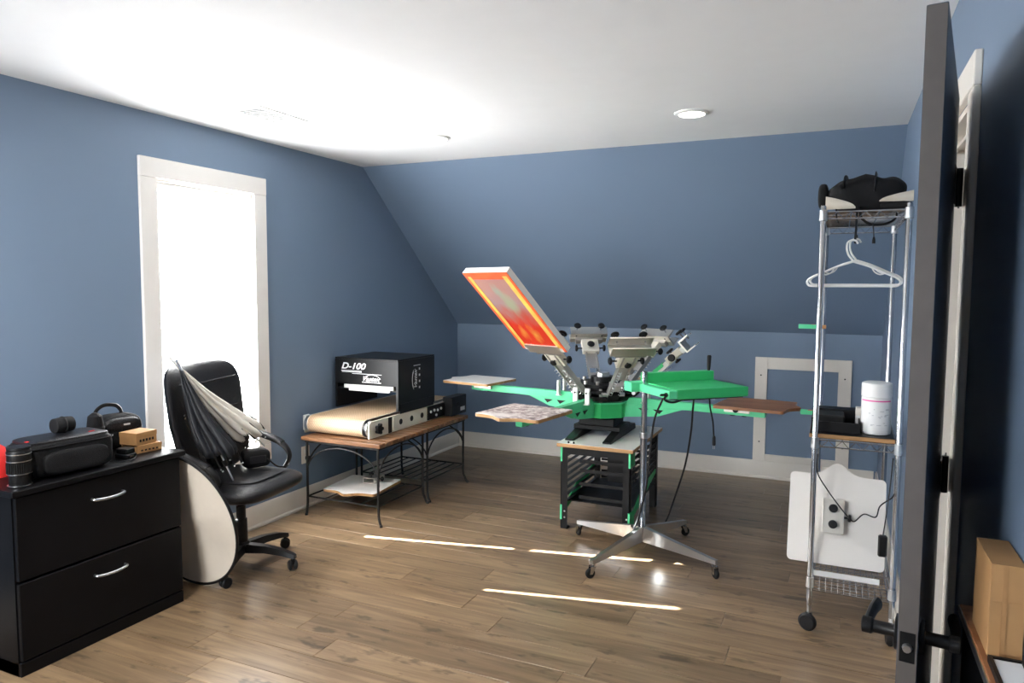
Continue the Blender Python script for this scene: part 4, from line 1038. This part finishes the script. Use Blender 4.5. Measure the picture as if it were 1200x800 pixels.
# hangers
def hanger(label, y_, dz, dx, rz):
    t = thing('clothes_hanger', label, 'hanger', (.050+dx, y_, 1.742+dz), rz, 'hangers on the rack'); f = WM[t]
    MB(f).tube(spline([(.016, 0, -.016), (.008, 0, -.003), (-.008, 0, 0), (-.024, 0, -.010), (-.027, 0, -.035), (-.020, 0, -.062), (-.006, 0, -.082), (0, 0, -.095)], 6), .0042, 8).build('hook', 'white', t)
    bd = []
    L = [(0, 0, -.092), (-.06, 0, -.112), (-.12, 0, -.140), (-.165, 0, -.160), (-.182, 0, -.178), (-.174, 0, -.195), (-.15, 0, -.198)]
    R = [(-x, y2, z) for x, y2, z in L]
    pts = spline(L, 5) + spline(R[::-1], 5)
    MB(f).tube(pts, .0048, 8, closed=True).build('shoulder_bar', 'white', t)
    for s in (-1, 1):
        MB(f).tube(spline([(s*.072, 0, -.118), (s*.085, 0, -.138), (s*.105, 0, -.148), (s*.122, 0, -.144)], 5), .003, 6).build('notch_loop', 'white', t)
    return t
hanger('white plastic hanger hooked on the bag strap, nearer the door', 3.452, 0, 0, rad(-3))
hanger('white plastic hanger hooked on the bag strap, nearer the back wall', 3.478, .006, .012, rad(5))

# bag on top of the rack
t = thing('sling_bag', 'black sling bag with cream side panels lying on the rack top', 'bag', (.09, 3.56, 1.866)); f = WM[t]
b = MB(f)
def lump(u, v):
    a = 2*PI*u; q = -PI/2+PI*v; sp = lambda x, e: math.copysign(abs(x)**e, x)
    x = .158*sp(cos(q), .5)*sp(cos(a), .5); y_ = .12*sp(cos(q), .5)*sp(sin(a), .6); k = max(0, sin(q))
    hgt = .075-.020*math.exp(-((x+.13)/.05)**2)+.008*math.exp(-((x-.0)/.05)**2)-.012*math.exp(-((x-.15)/.03)**2)
    z = .072+hgt*sp(sin(q), .6)+(.006*sin(x*55+1)+.005*sin(y_*60+x*30))*k
    return (x+.004*sin(z*70), y_+.006*sin(x*48+z*40), max(z, .002))
b.grid(lump, 72, 28, cu=True); b.build('body', 'nylon', t)
def panel(x0, x1, z0, z1, flip):
    def fn(s_):
        def g(u, v):
            x = x0+(x1-x0)*u; e = (u if flip else 1-u); top = z0+(z1-z0)*(.12+.88*e**.6)
            z = z0+(top-z0)*v; return (x, -.128+s_+.02*(x/.2)**2-.006*sin(PI*v), z)
        return g
    b = MB(f); b.grid(fn(0), 14, 8); b.grid(fn(.012), 14, 8); return b.build('side_panel', 'fawn', t, label='cream side panel')
panel(-.158, -.040, .010, .066, False); panel(.050, .178, .034, .078, True)
MB(f).pillow((.115, -.116, .018), (.062, .014, .016), 4, 3, 30, 10).build('lower_pad', 'nylon', t)
MB(f).pillow((-.17, -.03, .075), (.022, .05, .055), 3, 3, 24, 14).build('rolled_end', 'nylon', t)
MB(f).tube(spline([(-.09, -.122, .10), (-.085, -.10, .143), (-.075, -.03, .152), (-.07, .06, .15)], 6), .010, 6, flat=.4).build('compression_strap', 'black', t)
MB(f).tube(spline([(.03, -.126, .08), (.034, -.108, .150), (.04, -.03, .158), (.04, .06, .155)], 6), .010, 6, flat=.4).build('compression_strap', 'black', t)
MB(f).tube(spline([(.125, -.03, .004), (.115, -.05, -.035), (.07, -.075, -.058), (.02, -.095, -.056), (-.015, -.11, -.03), (-.022, -.12, .006)], 6), .006, 6, flat=.6).build('strap', 'black', t)
MB(f).tube(spline([(-.030, -.124, .02), (-.034, -.130, -.03), (-.034, -.120, -.08), (-.036, -.104, -.122), (-.034, -.088, -.133), (-.030, -.074, -.122), (-.030, -.07, -.10)], 6), .0065, 6, flat=.7).build('strap_end', 'black', t)
MB(f).tube(spline([(-.115, -.115, .01), (-.112, -.125, -.03), (-.105, -.125, -.052)], 6), .0035, 6).build('zip_pull', 'black', t)
b = MB(f); b.tube([(.03, -.10, -.052), (.034, -.10, -.085), (.036, -.10, -.115)], .0022, 6); b.stack([((.036, -.10, -.112), .004), ((.036, -.10, -.125), .007), ((.036, -.10, -.140), .007)], (0, 0, 1), 10); b.build('cord_plug', 'black', t)

# green spring clamps on the rear rack post
for z, dx, lab in ((1.325, -.125, 'green spring clamp gripping the rack post at shoulder height'), (.848, -.10, 'green spring clamp on the rack post beside the wood-edged board')):
    t = thing('spring_clamp', lab, 'clamp', (RX0, RY1-.0, z), rad(5)); f = WM[t]
    for s in (-1, 1):
        MB(f).prism([(dx, s*.010), (dx+.01, s*.016), (-.055, s*.013), (-.018, s*.0155), (-.018, s*.0225), (-.055, s*.020), (dx+.01, s*.024), (dx, s*.020)], -.011, .011).build('handle', 'mint', t)
    MB(f).cyl((-.05, 0, -.012), (-.05, 0, .012), .013, None, 14).build('pivot', 'tape_o', t)
    for s in (-1, 1): MB(f).box(-.022, .015, s*.0175-.004, s*.0175+.004, -.010, .010, .002).build('jaw_pad', 'kraft2', t)

# ------------------------------------------------------------------ ledge behind the door
t = thing('wall_ledge', 'narrow black shelf unit with a wooden top behind the open door', 'shelf', (.278, 1.22, 0))
MB().box(.252, XR-.026, .55, 1.665, .02, .872, .002).build('carcass', 'black_lam', t)
MB().box(.246, XR-.001, .54, 1.675, .872, .892, .002).build('top', 'brown_pl', t)
MB().box(.243, .2465, .54, 1.675, .874, .890, .001).build('edge_band', 'steel', t)
MB().box(.256, XR-.03, .56, 1.655, 0, .02).build('plinth', 'black_lam', t)
t = thing('cardboard_box', 'brown cardboard box standing on the ledge behind the door', 'box', (.279, 1.50, .892)); f = WM[t]
MB(f).box(-.022, .030, -.05, .10, 0, .165, .001).build('carton', 'kraft', t)
MB(f).box(-.022, .030, -.0512, -.05, .10, .166, .0003).build('flap', 'kraft', t); MB(f).box(-.004, .004, -.0516, -.0505, 0, .165).build('tape', 'kraft2', t)
t = thing('paper_stack', 'stack of white papers in a black tray on the ledge', 'papers', (.281, 1.33, .892)); f = WM[t]
MB(f).frame((-.026, .028, -.11, .10), (-.020, .022, -.104, .094), 0, .012).build('tray', 'black', t); MB(f).box(-.019, .021, -.10, .09, 0, .010).build('paper', 'white', t)
